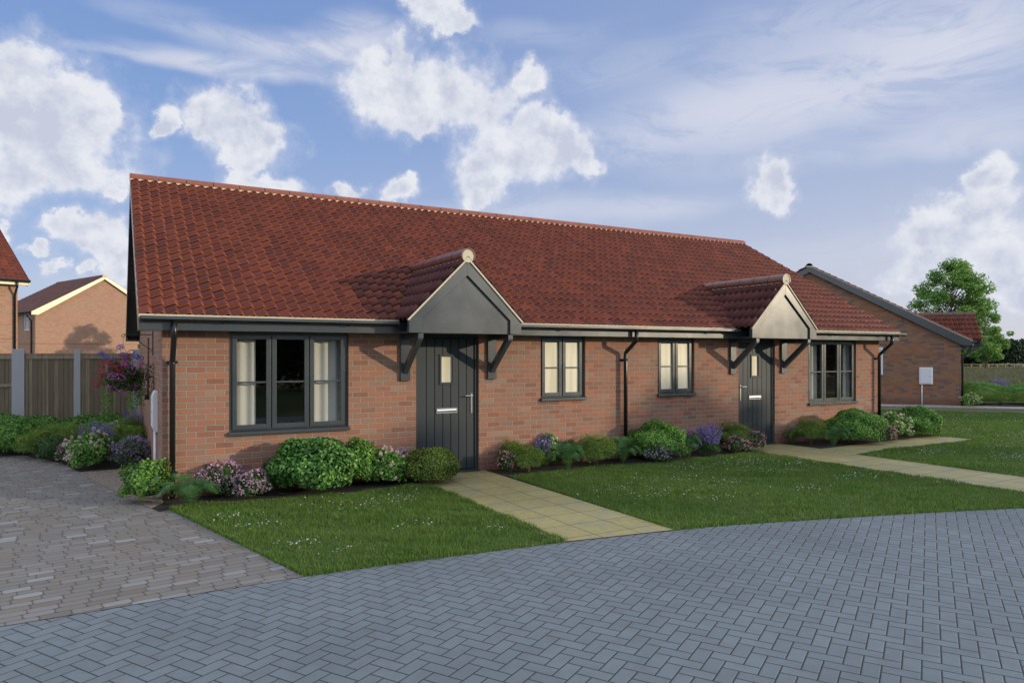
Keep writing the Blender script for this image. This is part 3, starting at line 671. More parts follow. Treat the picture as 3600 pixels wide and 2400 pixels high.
# local frame: x runs back along the ridge, the gable wall is the plane x=0, y to the left of it -> build mirrored below
def house_gable(root, half, eave, pitch, Lb, brick, board):
    """gable front in the plane y=0 facing -y, spanning x 0..2*half, ridge running back along +y"""
    m = math.tan(pitch); W = 2 * half; ca, sa = math.cos(pitch), math.sin(pitch); zr = eave + m * half
    w = MB(); w.prism([(0, 0), (W, 0), (W, eave), (half, zr), (0, eave)], 'y', 0, .28)
    wall_y = MB()
    for x0, x1 in ((0, .28), (W - .28, W)):
        if x0 == 0: w.box(x0, x1, .281, 1.2, 0, eave); w.box(x0, x1, 1.2, 2.3, 0, eave - 1.35); w.box(x0, x1, 1.2, 2.3, eave - .12, eave); w.box(x0, x1, 2.3, Lb, 0, eave)
        else: w.box(x0, x1, .281, Lb, 0, eave)
    w.prism([(0, 0), (W, 0), (W, eave), (half, zr), (0, eave)], 'y', Lb, Lb + .28); w.build('wall', M[brick], root)
    st = MB(); st.box(-.012, W + .012, -.012, -.001, 2.50, 2.545); st.box(-.012, -.001, -.001, Lb, 2.50, 2.545); st.build('string_course', M['copper'], root)
    wf = MB(); 
    for y0, y1 in ((1.2, 1.26), (1.56, 1.6), (1.9, 1.94), (2.24, 2.3)): wf.box(.03, .09, y0, y1, eave - 1.35, eave - .12)
    wf.box(.031, .089, 1.26, 2.24, eave - 1.35, eave - 1.29); wf.box(.031, .089, 1.26, 2.24, eave - .18, eave - .12)
    wn = wf.build('window', M['white'], root)
    g = MB(); g.add([(.058, 2.24, eave - 1.29), (.058, 1.26, eave - 1.29), (.058, 1.26, eave - .18), (.058, 2.24, eave - .18)], [(0, 1, 2, 3)]); g.build('pane', M['glass'], wn)
    cu = MB(); cu.box(.2, .21, 1.26, 2.24, eave - 1.3, eave - .12); cu.build('curtain', M['curtain'], wn)
    L = (half + .3) / ca
    for s in (1, -1):
        X = (lambda x: x) if s > 0 else (lambda x: W - x)
        tile_sheet('roof_tiles', M['tile'], root, (X(-.3), -.2, eave - m * .3 + .1), (0, 1, 0), (s * ca, 0, sa), (-s * sa, 0, ca), Lb + .5, L, wave=.3, gauge=.3)
        b = MB(); b.prism([(X(-.3), eave - m * .3 - .12), (X(-.3), eave - m * .3 + .1), (X(half), zr + .1), (X(half), zr - .14), (X(.12), eave - m * .3 - .12)][::s], 'y', -.2, -.17); b.build('barge_board', M[board], root)
        q = MB(); q.prism([(X(-.3), eave - m * .3 + .07), (X(half), zr + .07), (X(half), zr + .04), (X(-.3), eave - m * .3 + .04)], 'y', -.169, Lb + .3); q.build('verge_soffit', M[board], root)
        g = MB(); g.tube([(X(-.36), -.2, eave - m * .3 + .07), (X(-.36), Lb, eave - m * .3 + .07)], .06, 8); g.build('gutter', M['black'], root, smooth=True)
    ridge_tiles('ridge_tiles', M['tile_dark'], root, (half, -.2, zr + .08), (half, Lb, zr + .08), r=.14)
    dk = MB(); dk.prism([(half + .15 * math.sin(a), zr + .1 + .15 * math.cos(a)) for a in [2 * pi * i / 16 for i in range(16)]], 'y', -.215, -.16); dk.build('ridge_mortar', M['mortar'], root)
    t = MB(); t.tube([(-.36, .55, eave - m * .3), (-.34, .55, eave - .35), (-.08, .55, eave - .7), (-.08, .55, 0)], .05, 8); t.build('downpipe', M['black'], root, smooth=True)
HB.rotation_euler = (0, 0, math.radians(22.2))
house_gable(HB, 4.5, 4.85, math.radians(31), 9.0, 'brick_light', 'cream')
HA = empty('house', (0, 0, 0), math.radians(21), label='two storey brick house corner with black downpipe at the left edge', cat='house')
LA = 8.0
HA.location = (-4.02 - LA * math.cos(math.radians(21)), 26.6 - LA * math.sin(math.radians(21)), 0)
house2(HA, LA, 4.2, 4.9, math.radians(33), 'brick_light', 'cream', pipes=[(LA - .12, 0)])
# ------------------------------------------------------------------ ground
def sheet(name, poly, z, mat, kind='structure', label=None, cat=None, thick=0.0):
    b = MB(); n = len(poly)
    if thick: b.prism(poly, 'z', z - thick, z)
    else: b.add([(x, y, z) for x, y in poly], [tuple(range(n))])
    o = b.build(name, mat); tag(o, label, cat, kind=kind); 
    if mat is not M['herring']: pass
    return o
def curve(pts, n=6):
    out = []; P = [pts[0]] + list(pts) + [pts[-1]]
    for i in range(1, len(P) - 2):
        for k in range(n):
            t = k / n; a, b, c, d = [np.array(p, float) for p in P[i - 1:i + 3]]
            out.append(tuple(.5 * (2 * b + (c - a) * t + (2 * a - 5 * b + 4 * c - d) * t * t + (3 * b - a - 3 * c + d) * t ** 3)))
    out.append(tuple(pts[-1])); return out
sheet('ground', [(-300, -300), (400, -300), (400, 400), (-300, 400)], -.03, M['meadow'])
EDGE = [(-30, -6.2), (-12, -4.4), (-4, -4.06), (-1.194, -4.025), (-.141, -3.975), (.82, -3.945), (1.876, -3.99), (3.27, -4.11), (4.48, -4.28), (5.6, -4.52), (8.68, -5.457), (11.5, -6.7), (16, -9.4), (24, -15.5), (34, -24)]
ED = curve(EDGE)
sheet('road', ED + [(38, -30), (10, -19), (-30, -17)], 0.0, M['herring'])
sheet('driveway', [p for p in ED if p[0] < .83][::1] + [(.82, -3.945), (.043, -.659), (.0, -.70), (.0, 9.8), (-8, 12), (-30, 14)], .0035, M['drive'])
LAWN1 = [(.043, -.659), (.517, -.623), (1.451, -.728), (2.147, -.832), (2.885, -.70), (3.25, -.80), (3.262, -2.2)] + [(3.27, -4.095)] + [p for p in ED if .83 < p[0] < 3.2][::-1] + [(.826, -3.93)]
LAWN2 = [(4.56, -.74), (5.44, -.64), (6.476, -.722), (7.83, -.761), (8.845, -.764), (9.7, -.69), (9.772, -.72), (9.775, -2.6), (9.785, -5.92)] + [p for p in ED if 4.60 < p[0] < 9.7][::-1] + [(4.50, -4.27)]
LAWN3 = [(11.11, -1.80), (12.40, -1.66), (14.15, -1.66), (15.29, -1.66)] + [(17.5, -1.4), (21, -1.2), (27, -3), (27, -13)] + [(16.2, -9.4)] + [p for p in ED if 11.2 < p[0] < 15.9][::-1] + [(11.13, -6.45)]
LAWN4 = [(15.2, -.80), (15.31, -1.655), (17.5, -1.395), (21, -1.195), (27, -2.99), (27.5, -3.8), (23.40, 1.15), (21.823, 3.06), (20.90, 4.1), (17.5, 7.6), (15.0, 7.6), (14.9, .1)]
def grounds(name, poly): sheet(name, poly, .006, M['turf'], thick=.03)
for nm, pl in (('lawn_ground', LAWN1), ('lawn_ground', LAWN2), ('lawn_ground', LAWN3), ('lawn_ground', LAWN4)): grounds(nm, pl)
sheet('path', [(3.2, -4.10), (4.50, -4.279), (4.50, 0.0), (3.262, 0.0), (3.262, -2)], .008, M['slab'])
sheet('path', [(9.78, -5.92), (11.13, -6.52), (11.11, -1.75), (12.4, -1.64), (15.40, -1.64), (15.2, -.79), (11.2, -.95), (11.14, 0), (10.0, 0), (9.76, -.9)], .008, M['slab2'])
sheet('planting_bed', [(-.14, -.50), (-.069, -.749), (.04, -.66), (.6, -.60), (2.2, -.82), (3.26, -.79), (3.26, .0), (0, 0), (0, -.25)], .0065, M['soil'])
sheet('planting_bed', [(4.5, -.1), (4.5, -.74), (5.44, -.63), (7.83, -.75), (9.77, -.68), (9.77, -.9), (10.0, 0), (4.5, 0)], .0065, M['soil'])
sheet('planting_bed', [(11.14, 0), (11.2, -1.0), (12.7, -1.15), (13.4, -1.25), (15.2, -.85), (14.9, .1), (14.46, 0)], .0065, M['soil'])
sheet('planting_bed', [(-.98, 2.9), (0, 2.9), (0, 7.3), (-.1, 9.9), (-3.05, 9.9), (-2.75, 8.0), (-2.2, 6.323), (-1.75, 5.1), (-1.267, 4.054)], .0065, M['soil'])
sheet('gravel_strip', [(-.996, 2.873), (-.343, .186), (-.14, -.50), (0, -.25), (0, 2.9)], .009, M['gravel'])
# block path and bed in front of the right-hand bungalow
u_ = Vector((.682, -.731)); v_ = Vector((.731, .682)); C_ = Vector((25.05, 3.92))
def q2(t, s): p = C_ + u_ * t + v_ * s; return (p.x, p.y)
PB = MB(); k = 0
t0 = -9.0
while t0 < 14:
    for s0, s1 in ((-.95, -.50), (-.48, -.06)):
        a, b = t0 + (.15 if s0 < -.6 else 0), t0 + .29 + (.15 if s0 < -.6 else 0)
        PB.prism([q2(a, s0), q2(b, s0), q2(b, s1), q2(a, s1)], 'z', -.02, .022)
    t0 += .30
pb = PB.build('path', M['path_grey'], bevel=0); tag(pb, kind='structure')
sheet('gravel_strip', [q2(-9, -.06), q2(0, -.06), q2(0, 0), q2(-9, 0)], .02, M['gravel'])
sheet('planting_bed', [q2(-.1, -.05), q2(14, -.05), q2(14, 1.0), q2(2.2, 1.0), q2(-.0, .5)], .014, M['soil'])
# far road bend
sheet('far_road', curve([(66, 21.0), (70, 24.6), (78, 26), (90, 25), (110, 18)]) + [(110, 8), (90, 15), (76, 20.5), (70, 19.5)], .02, M['asphalt'])
for a, b in (((66.2, 21.8), (69, 24.4)), ((71, 25.3), (77, 26.3)), ((80, 26.2), (88, 25.5))):
    k_ = MB(); k_.bar((a[0], a[1], .08), (b[0], b[1], .08), .35, .14); o = k_.build('kerb_stone', M['kerb']); tag(o, kind='structure')
# ------------------------------------------------------------------ fence
F = empty('wooden_fence', (0, 7.3, 0), label='weathered close-board wooden fence panels between grey concrete posts', cat='fence')
posts = [(-6.30, .11), (-5.24, .11), (-4.2, .11), (-3.16, .11), (-2.165, .21), (-1.162, .115), (-.095, .11)]
for x, w_ in posts:
    b = MB(); b.box(x - w_ / 2, x + w_ / 2, -.06, .06, 0, 1.905); b.build('post', M['concrete'], F, bevel=.008)
for (xa, wa), (xb, wb) in zip(posts[:-1], posts[1:]):
    a, c = xa + wa / 2, xb - wb / 2
    b = MB(); x = a
    while x < c - .005:
        wd = min(random.uniform(.05, .10), c - x); 
        if c - (x + wd) < .03: wd = c - x
        b.prism([(x, .012), (x + wd + .006 if x + wd < c - .01 else x + wd, .0 + .012), (x + wd, -.004), (x, .004)], 'z', .06, 1.80); x += wd
    pn = b.build('panel', M['fence_wood'], F)
    r = MB(); r.box(a + .003, c - .003, -.03, .03, 1.80, 1.822); r.build('capping', M['fence_wood'], pn)
    r = MB(); r.box(a + .002, c - .002, -.022, -.005, 1.71, 1.798); 
    if xa < -2.5: r.box(a + .002, c - .002, -.022, -.005, 1.16, 1.22)
    r.box(a + .002, a + .05, -.022, -.0055, .06, 1.709); r.build('rail', M['fence_wood'], pn)
# ------------------------------------------------------------------ foliage generators
def leaf_mesh(name, C, Nrm, size, mat, parent, aspect=.62, droop=.15, rounded=False, fold=.12):
    """one little folded leaf per point"""
    n = len(C); C = np.asarray(C); Nrm = Nrm / np.linalg.norm(Nrm, axis=1, keepdims=True)
    R = RNG.normal(size=(n, 3)); T = np.cross(Nrm, R); T /= np.linalg.norm(T, axis=1, keepdims=True) + 1e-9
    B = np.cross(Nrm, T); s = size * RNG.uniform(.65, 1.25, n)[:, None]
    base = C - T * s * .5; tip = C + T * s * .5 - Nrm * s * droop
    if rounded:
        l1 = C - T * s * .15 + B * s * aspect * .5 + Nrm * s * fold; l2 = C + T * s * .25 + B * s * aspect * .42 + Nrm * s * fold * .6
        r1 = C - T * s * .15 - B * s * aspect * .5 + Nrm * s * fold; r2 = C + T * s * .25 - B * s * aspect * .42 + Nrm * s * fold * .6
        V = np.stack([base, r1, r2, tip, l2, l1], 1).reshape(-1, 3); i = np.arange(n)[:, None] * 6
        F = np.concatenate([i + np.array([0, 1, 2, 3]), i + np.array([0, 3, 4, 5])], 0)
    else:
        l = C + B * s * aspect * .5 + Nrm * s * fold; r = C - B * s * aspect * .5 + Nrm * s * fold
        V = np.stack([base, r, tip, l], 1).reshape(-1, 3); i = np.arange(n)[:, None] * 4
        F = np.concatenate([i + np.array([0, 1, 2]), i + np.array([0, 2, 3])], 0)
    return np_obj(name, V, F, mat, parent)
def dome_points(n, rx, ry, h, lump=.12, shell=.22, low=-.25, seed=0):
    r = np.random.default_rng(seed); d = r.normal(size=(n * 2, 3)); d /= np.linalg.norm(d, axis=1, keepdims=True)
    d = d[d[:, 2] > low][:n]; ph = r.uniform(0, 6, 8)
    lum = 1 + lump * (np.sin(d[:, 0] * 5 + ph[0]) * np.cos(d[:, 1] * 4.3 + ph[1]) + .8 * np.sin(d[:, 2] * 6 + ph[2] + d[:, 0] * 3) + .5 * np.sin(d[:, 1] * 11 + ph[3]) * np.sin(d[:, 0] * 9 + ph[4]))
    rad = (1 - np.abs(r.normal(size=len(d))) * shell) * lum
    cz = h * .46; P = d * rad[:, None] * np.array([rx, ry, 1]); z = np.where(d[:, 2] > 0, d[:, 2] * rad * (h - cz), d[:, 2] * rad * cz * 1.25)
    P[:, 2] = cz + z; P[:, 2] = np.maximum(P[:, 2], .01)
    N = d + r.normal(size=d.shape) * .45 + np.array([0, 0, .35])
    return P, N
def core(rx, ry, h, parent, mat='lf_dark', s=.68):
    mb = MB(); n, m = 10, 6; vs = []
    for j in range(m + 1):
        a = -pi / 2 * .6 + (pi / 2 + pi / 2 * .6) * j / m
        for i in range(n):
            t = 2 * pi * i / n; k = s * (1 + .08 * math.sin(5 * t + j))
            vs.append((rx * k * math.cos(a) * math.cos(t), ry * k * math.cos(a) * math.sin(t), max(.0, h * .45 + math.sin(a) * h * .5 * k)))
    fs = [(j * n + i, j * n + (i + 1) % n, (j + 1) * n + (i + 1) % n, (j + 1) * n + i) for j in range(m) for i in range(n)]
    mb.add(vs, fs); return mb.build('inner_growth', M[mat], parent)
def flowers(name, C, Nn, mat, parent, head=.02, petals=7, psize=.012, sphere=True):
    r = RNG; n = len(C); k = petals
    d = r.normal(size=(n, k, 3)); d /= np.linalg.norm(d, axis=2, keepdims=True)
    if not sphere: d[:, :, 2] *= .3
    P = (C[:, None, :] + d * head * r.uniform(.6, 1.1, (n, 1, 1))).reshape(-1, 3)
    return leaf_mesh(name, P, d.reshape(-1, 3) + r.normal(size=(n * k, 3)) * .2, psize, mat, parent, aspect=.85, rounded=False, fold=.15)
PL = {'dome': 0}
def stems(pts, r, parent, mat='brown_stem', top=.3, n=6, spread=.5):
    mb = MB()
    for i in range(n):
        a = 2 * pi * i / n + random.random(); s = spread * random.uniform(.4, 1)
        mb.tube([(.02 * math.cos(a), .02 * math.sin(a), 0), (s * .4 * math.cos(a), s * .4 * math.sin(a), top * .55), (s * math.cos(a), s * math.sin(a), top)], r, 5, r1=r * .5)
    return mb.build('stems', M[mat], parent)
def plant(kind, x, y, w, h, label, cat='shrub', group=None, dens=1.0, name=None):
    names = {'dome': 'box_shrub', 'bigdome': 'variegated_shrub', 'olive': 'box_shrub', 'lime': 'lime_shrub', 'small': 'leafy_shrub', 'fennel': 'fennel_plant', 'fern': 'fern', 'lavender': 'lavender_plant', 'rose': 'rose_bush', 'pink': 'flowering_shrub', 'pinkwhite': 'flowering_shrub', 'lilac': 'flowering_shrub'}
    R = empty(name or names[kind], (x, y, .012), random.uniform(-.6, .6), label=label, cat=cat, group=group)
    rx = w / 2; seed = int(abs(x * 131 + y * 57)) + 5; area = w * h + w * w
    if kind in ('dome', 'bigdome', 'olive', 'lime', 'small'):
        mat, ls, n, lump, sh, rnd = {'dome': ('lf_box', .034, 6600, .10, .15, True), 'bigdome': ('lf_varieg', .050, 3600, .09, .15, True), 'olive': ('lf_olive', .030, 7500, .04, .10, False),
            'lime': ('lf_lime', .033, 5200, .20, .32, True), 'small': ('lf_dark', .030, 5000, .15, .3, False)}[kind]
        n = int(n * area * dens) + 250
        P, N = dome_points(n, rx, rx * .95, h, lump, sh, -.55, seed)
        leaf_mesh('foliage', P, N, ls, M[mat], R, rounded=rnd, aspect=.62 if kind != 'lime' else .8)
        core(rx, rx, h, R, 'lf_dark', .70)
    elif kind in ('pink', 'pinkwhite', 'lilac', 'rose'):
        P, N = dome_points(int(5200 * area * dens) + 250, rx, rx * .95, h * .97, .14, .28, -.5, seed)
        leaf_mesh('foliage', P, N, .028 if kind != 'rose' else .045, M['lf_box' if kind == 'rose' else 'lf_dark'], R, rounded=kind == 'rose')
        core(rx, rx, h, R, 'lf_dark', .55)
        nf = {'pink': 620, 'pinkwhite': 820, 'lilac': 820, 'rose': 95}[kind]
        P, N = dome_points(int(nf * area * dens) + 14, rx * 1.03, rx, h * 1.02, .14, .05, -.35, seed)
        if kind == 'rose': flowers('flowers', P, N, M['fl_white'], R, .026, 16, .026)
        else: flowers('flowers', P, N, M['fl_' + kind], R, .013, 7, .0155)
    elif kind == 'fennel':
        P, N = dome_points(int(15000 * area * dens) + 500, rx, rx, h, .22, .42, -.35, seed)
        leaf_mesh('foliage', P, N + np.array([0, 0, .8]), .026, M['lf_fennel'], R, aspect=.28)
        P, N = dome_points(int(3000 * area * dens) + 60, rx, rx, h * 1.04, .16, .06, .1, seed)
        leaf_mesh('flower_heads', P, np.tile([0, 0, 1.0], (len(P), 1)) + RNG.normal(size=P.shape) * .3, .014, M['fl_fennel'], R, aspect=.9)
        stems(None, .006, R, 'brown_stem', h * .7, 10, rx * .7)
    elif kind == 'lavender':
        n = int(42 + 60 * w); st = MB(); C = []; 
        for i in range(n):
            a = random.uniform(0, 2 * pi); rr = math.sqrt(random.random()); lean = rr * rx
            bx, by = .35 * lean * math.cos(a), .35 * lean * math.sin(a); tx, ty = lean * math.cos(a), lean * math.sin(a); hh = h * random.uniform(.82, 1.16) * (1 - .18 * rr)
            st.tube([(bx, by, 0), ((bx + tx) / 2, (by + ty) / 2, hh * .5), (tx, ty, hh * .95)], .0028, 3, cap=False)
            for q in np.linspace(.52, 1.0, 13):
                f = hh * q; px = bx + (tx - bx) * q; py = by + (ty - by) * q; e = .012 * (1.15 - .75 * (q - .52) / .48)
                for _ in range(4): C.append((px + random.gauss(0, e), py + random.gauss(0, e), f))
        st.build('stems', M['stem'], R); C = np.array(C)
        leaf_mesh('flowers', C, RNG.normal(size=C.shape) + 1e-3, .019, M['fl_lav'], R, aspect=.8)
        P, N = dome_points(int(7000 * area), rx * .85, rx * .85, h * .55, .15, .4, -.4, seed)
        leaf_mesh('foliage', P, N + np.array([0, 0, 1.2]), .034, M['lf_fern'], R, aspect=.22)
    elif kind == 'fern':
        nf = 13; V = []; Fc = []
        for i in range(nf):
            a = 2 * pi * i / nf + random.uniform(-.2, .2); Lf = rx * random.uniform(.9, 1.25) * 1.2; up = random.uniform(.85, 1.25) * h
            if i % 3 == 0: Lf *= .6; up *= 1.15
            d = np.array([math.cos(a), math.sin(a), 0]); sd = np.array([-math.sin(a), math.cos(a), 0]); pr = None
            K = 30
            for k in range(1, K):
                t = k / K; pos = d * Lf * t + np.array([0, 0, up * math.sin(t * pi * .80) * (1 - .1 * t)]); tg = d * Lf + np.array([0, 0, up * math.cos(t * pi * .80) * .80 * pi]); tg = tg / np.linalg.norm(tg)
                wl = .135 * (w / .6) * math.sin(pi * min(1, t * .93 + .08)) ** .8 + .006; bw = Lf / K * .85
                for s in (-1, 1):
                    o = len(V); tipp = pos + sd * s * wl + tg * wl * .45 + np.array([0, 0, -wl * .28])
                    V += [pos - tg * bw * .5, tipp, pos + tg * bw * .5]; Fc.append((o, o + 1, o + 2) if s > 0 else (o + 2, o + 1, o))
        np_obj('fronds', V, Fc, M['lf_fern'], R)
        mb = MB(); 
        for i in range(nf): 
            a = 2 * pi * i / nf; mb.tube([(0, 0, 0), (.3 * rx * math.cos(a), .3 * rx * math.sin(a), h * .6)], .003, 4)
        mb.build('stems', M['stem'], R)
    return R
M['fl_fennel'] = petal('yellow_umbels', [(.24, .30, .05), (.32, .38, .06), (.40, .44, .09)])
# ------------------------------------------------------------------ planting
G1, G2, G3, G4 = 'shrubs along the bungalow front', 'shrubs in the bed by the fence', 'clipped box domes', 'shrubs beside the right-hand bungalow'
PLANTS = [
 ('lime', -.17, -.05, .62, .50, 'bright lime green leafy shrub at the left house corner by the downpipe'),
 ('fern', .26, -.58, .66, .30, 'green fern arching over the soil beside the lime green corner shrub'),
 ('pinkwhite', .67, -.15, .58, .42, 'pale pink flowering bush left of the big variegated shrub, nearest the fern'),
 ('pinkwhite', .98, -.50, .46, .34, 'pale pink flowering clump touching the big variegated shrub, at the lawn edge'),
 ('small', 1.30, .0, .30, .43, 'small dark wispy shrub against the wall beneath the large left window'),
 ('bigdome', 1.80, -.40, 1.16, .72, 'largest rounded shrub with broad pale edged leaves below the large left window'),
 ('dome', 2.40, -.30, .50, .64, 'smaller green shrub tucked behind the right side of the big variegated shrub'),
 ('rose', 2.80, -.38, .54, .47, 'cream white rose bush between the variegated shrub and the olive green dome'),
 ('pinkwhite', 3.1, -.12, .34, .42, 'pink flowers peeping from behind the olive green dome by the left door'),
 ('olive', 3.38, -.58, .80, .50, 'olive green clipped box dome left of the nearest path by the left door'),
 ('fennel', 4.95, -.14, .48, .45, 'yellow green fennel against the wall just right of the left door'),
 ('pink', 4.68, -.38, .30, .31, 'small pink flowering mound at the corner of the nearest path, right of the left door'),
 ('fennel', 5.02, -.46, .55, .38, 'feathery fennel in front of the lavender near the left door'),
 ('lavender', 5.52, -.12, .36, .47, 'violet lavender spikes below the left frosted window'),
 ('rose', 5.62, .0 - .1, .32, .50, 'white rose bush behind the lavender below the left frosted window'),
 ('small', 5.98, -.18, .42, .42, 'dark leafy shrub right of the lavender below the left frosted window'),
 ('fern', 5.66, -.58, .60, .34, 'fern at the lawn edge in front of the lavender below the left frosted window'),
 ('fennel', 6.30, -.46, .66, .49, 'bushy fennel on bare brown stems right of the left frosted window'),
 ('lilac', 6.88, -.28, .26, .38, 'small lilac flowered clump behind a fern, left of the middle downpipe'),
 ('fern', 6.80, -.52, .52, .36, 'fern between the stemmed fennel and the box dome by the middle downpipe'),
 ('dome', 7.62, -.42, .98, .62, 'clipped green box dome at the foot of the middle downpipe'),
 ('lilac', 7.42, -.68, .46, .29, 'lilac flowered mound in front of the box dome at the middle downpipe'),
 ('pink', 7.80, -.70, .30, .30, 'pink mound beside the lilac mound in front of the middle box dome'),
 ('lilac', 8.52, -.25, .60, .42, 'lilac flowers behind the fern below the right frosted window'),
 ('fern', 8.22, -.56, .44, .33, 'fern between the pink mound and the tall lavender below the right frosted window'),
 ('lavender', 8.68, -.58, .46, .55, 'tallest lavender clump with upright violet spikes left of the right door'),
 ('fennel', 9.62, -.28, .66, .50, 'yellow green fennel behind two pink mounds left of the right door'),
 ('pink', 9.34, -.62, .43, .32, 'pink flowering mound left of its twin beside the right hand path'),
 ('pink', 9.86, -.55, .40, .38, 'pink flowering mound at the right door end of the middle bed'),
 ('fern', 11.36, -.20, .40, .30, 'fern just right of the right door beside the path'),
 ('fennel', 11.55, -.46, .62, .49, 'fennel between two ferns below the far right window'),
 ('fern', 11.72, -.84, .57, .32, 'blue green fern at the paving edge left of the far box dome'),
 ('dome', 12.60, -.70, 1.12, .66, 'large box dome below the far right window'),
 ('pink', 13.36, -.94, .33, .32, 'small pink mound between the two box domes at the far right corner'),
 ('rose', 13.95, -.68, .66, .54, 'cream rose bush between the two box domes by the far right downpipe'),
 ('dome', 14.86, -.63, 1.0, .64, 'box dome furthest right, at the end of the front bed beside the lawn'),
]
for p in PLANTS: plant(*p, group=G1)
BED = [
 ('dome', -2.45, 6.75, .95, .66, 'leafy green mound at the far left edge in front of the fence'),
 ('dome', -1.72, 6.55, .85, .60, 'green mound in front of the wide fence post'),
 ('dome', -1.15, 6.75, .85, .52, 'green mound against the middle of the middle fence panel'),
 ('dome', -.62, 6.75, .72, .56, 'green mound in front of the narrow middle fence post, towards the house'),
 ('dome', -.28, 6.45, .62, .52, 'green mound at the fence end closest to the brick side wall'),
 ('dome', -2.15, 5.65, .66, .52, 'green mound overhanging the driveway edge left of the fennel'),
 ('lilac', -2.45, 5.95, .42, .38, 'lilac flowered bush overhanging the driveway at the far left'),
 ('dome', -1.35, 5.75, .75, .50, 'green mound in the middle of the bed behind the fennel'),
 ('dome', -.78, 5.75, .75, .50, 'green mound behind the lavender in the bed by the fence'),
 ('fennel', -1.72, 5.0, .50, .42, 'leftmost fennel at the driveway edge of the bed by the fence'),
 ('small', -1.42, 4.42, .46, .42, 'dark leafy shrub at the driveway edge left of the rose bush'),
 ('fennel', -1.10, 4.7, .58, .52, 'fennel behind the small pink mound by the driveway'),
 ('pink', -1.18, 3.95, .32, .30, 'small pink mound at the driveway edge left of the white rose bush'),
 ('lavender', -.76, 3.95, .56, .62, 'purple lavender rising behind the white rose bush beside the driveway'),
 ('rose', -.84, 3.30, .62, .52, 'round white rose bush at the front of the bed beside the driveway'),
 ('fennel', -.50, 4.65, .52, .52, 'fennel behind the lilac bush beside the brick side wall'),
 ('lilac', -.28, 3.08, .56, .43, 'lilac flowering bush against the side wall behind the gravel'),
 ('fennel', -.20, 4.3, .40, .50, 'fennel touching the brick side wall behind the lilac bush'),
 ('fennel', -.22, 5.6, .40, .58, 'tall fennel against the side wall near the fence end'),
 ('lavender', -.18, 6.1, .36, .66, 'small blue lavender between the fence end and the side wall'),
 ('rose', -.52, 5.2, .45, .50, 'pale roses half hidden in the middle of the bed by the side wall'),
]
BED += [
 ('dome', -2.05, 6.05, .80, .62, 'green mound between the far left mound and the driveway lilac'),
 ('dome', -.95, 6.25, .85, .58, 'green mound between the fence and the middle fennel'),
 ('dome', -.45, 5.35, .62, .50, 'green mound beside the pale roses near the side wall'),
 ('fennel', -1.45, 5.15, .55, .50, 'second fennel from the left in the bed by the fence'),
]
for p in BED: plant(p[0], p[1], p[2], p[3] * 1.12, p[4] * 1.05, p[5], group=G2)
far = [('rose', 24.78, 3.45, .62, .48, 'white flowering bush at the foot of the right hand bungalow corner downpipe')]
for k_ in range(5):
    q = q2(.55 + k_ * .72, .32)
    far.append(('fennel', q[0], q[1], .78, .5, ['first feathery bush right of the white one by the right hand bungalow', 'second feathery bush from the right hand bungalow', 'third feathery bush in the row right of the right hand bungalow', 'fourth feathery bush in the row right of the right hand bungalow', 'feathery bush at the right edge of the photo, last of its row'][k_]))
for p in far: plant(*p, group=G4, dens=.5)
k_ = 0
for (t_, s_, w_, h_, kd) in [(1.0, 2.0, 1.6, .62, 'dome'), (2.6, 2.3, 1.8, .66, 'dome'), (4.2, 2.4, 1.7, .6, 'dome'), (1.6, 4.2, 2.0, .72, 'dome'), (3.6, 4.4, 2.1, .70, 'dome'), (5.4, 4.2, 1.6, .55, 'dome'), (3.1, 6.4, .9, .75, 'lavender'), (1.3, 6.6, 1.1, .5, 'lilac')]:
    q = q2(t_, s_)
    lab = ['green mound nearest the right bungalow corner, in the first row behind the feathery bushes', 'middle green mound of the first row behind the feathery bushes', 'right hand green mound of the first row behind the feathery bushes', 'back row green mound closest to the right bungalow downpipe', 'back row green mound below the far violet flowers', 'back row green mound at the right edge of the photo', 'far violet flower spikes above the green mounds on the right', 'faint lilac flowers behind the right bungalow downpipe'][k_]
    plant(kd, q[0], q[1], w_, h_, lab, group=G4, dens=.42); k_ += 1
# ------------------------------------------------------------------ hanging basket
HBk = empty('hanging_basket', (-.40, 2.1, 1.47), label='hanging basket of blue, red and pink flowers on the side wall bracket', cat='hanging basket')
P_, N_ = dome_points(3600, .27, .25, .42, .18, .3, -.95, 3); P_[:, 2] -= .20
leaf_mesh('foliage', P_, N_, .032, M['lf_dark'], HBk, rounded=True)
b = MB(); vs = []; n = 16
for j in range(5):
    a = j / 4 * pi / 2
    for i in range(n): vs.append((.17 * math.cos(a) * math.cos(2 * pi * i / n), .17 * math.cos(a) * math.sin(2 * pi * i / n), -.02 - .15 * math.sin(a)))
b.add(vs, [(j * n + i, j * n + (i + 1) % n, (j + 1) * n + (i + 1) % n, (j + 1) * n + i) for j in range(4) for i in range(n)]); b.build('basket', M['brown_stem'], HBk)
b = MB()
for k in range(3):
    a = 2 * pi * k / 3; b.tube([(.16 * math.cos(a), .16 * math.sin(a), 0), (0, 0, .48)], .003, 4)
b.tube([(0, 0, .48), (0, 0, .60)], .003, 4); b.build('chains', M['black'], HBk)
st = MB()
for (x_, z_, y_) in [(-.27, .34, -.05), (-.21, .28, .03), (-.13, .26, -.1), (-.04, .44, -.02), (.0, .33, -.06), (.10, .37, 0), (.16, .31, -.08), (.22, .28, -.04), (.04, .30, .1)]:
    d = RNG.normal(size=(70, 3)); d /= np.linalg.norm(d, axis=1, keepdims=True); C = np.array([x_, y_, z_]) + d * np.array([.052, .05, .038])
    leaf_mesh('blue_flower', C, d, .024, M['fl_blue'], HBk, aspect=.5); st.tube([(x_ * .3, y_ * .3, 0), (x_ * .8, y_, z_ * .6), (x_, y_, z_)], .003, 4)
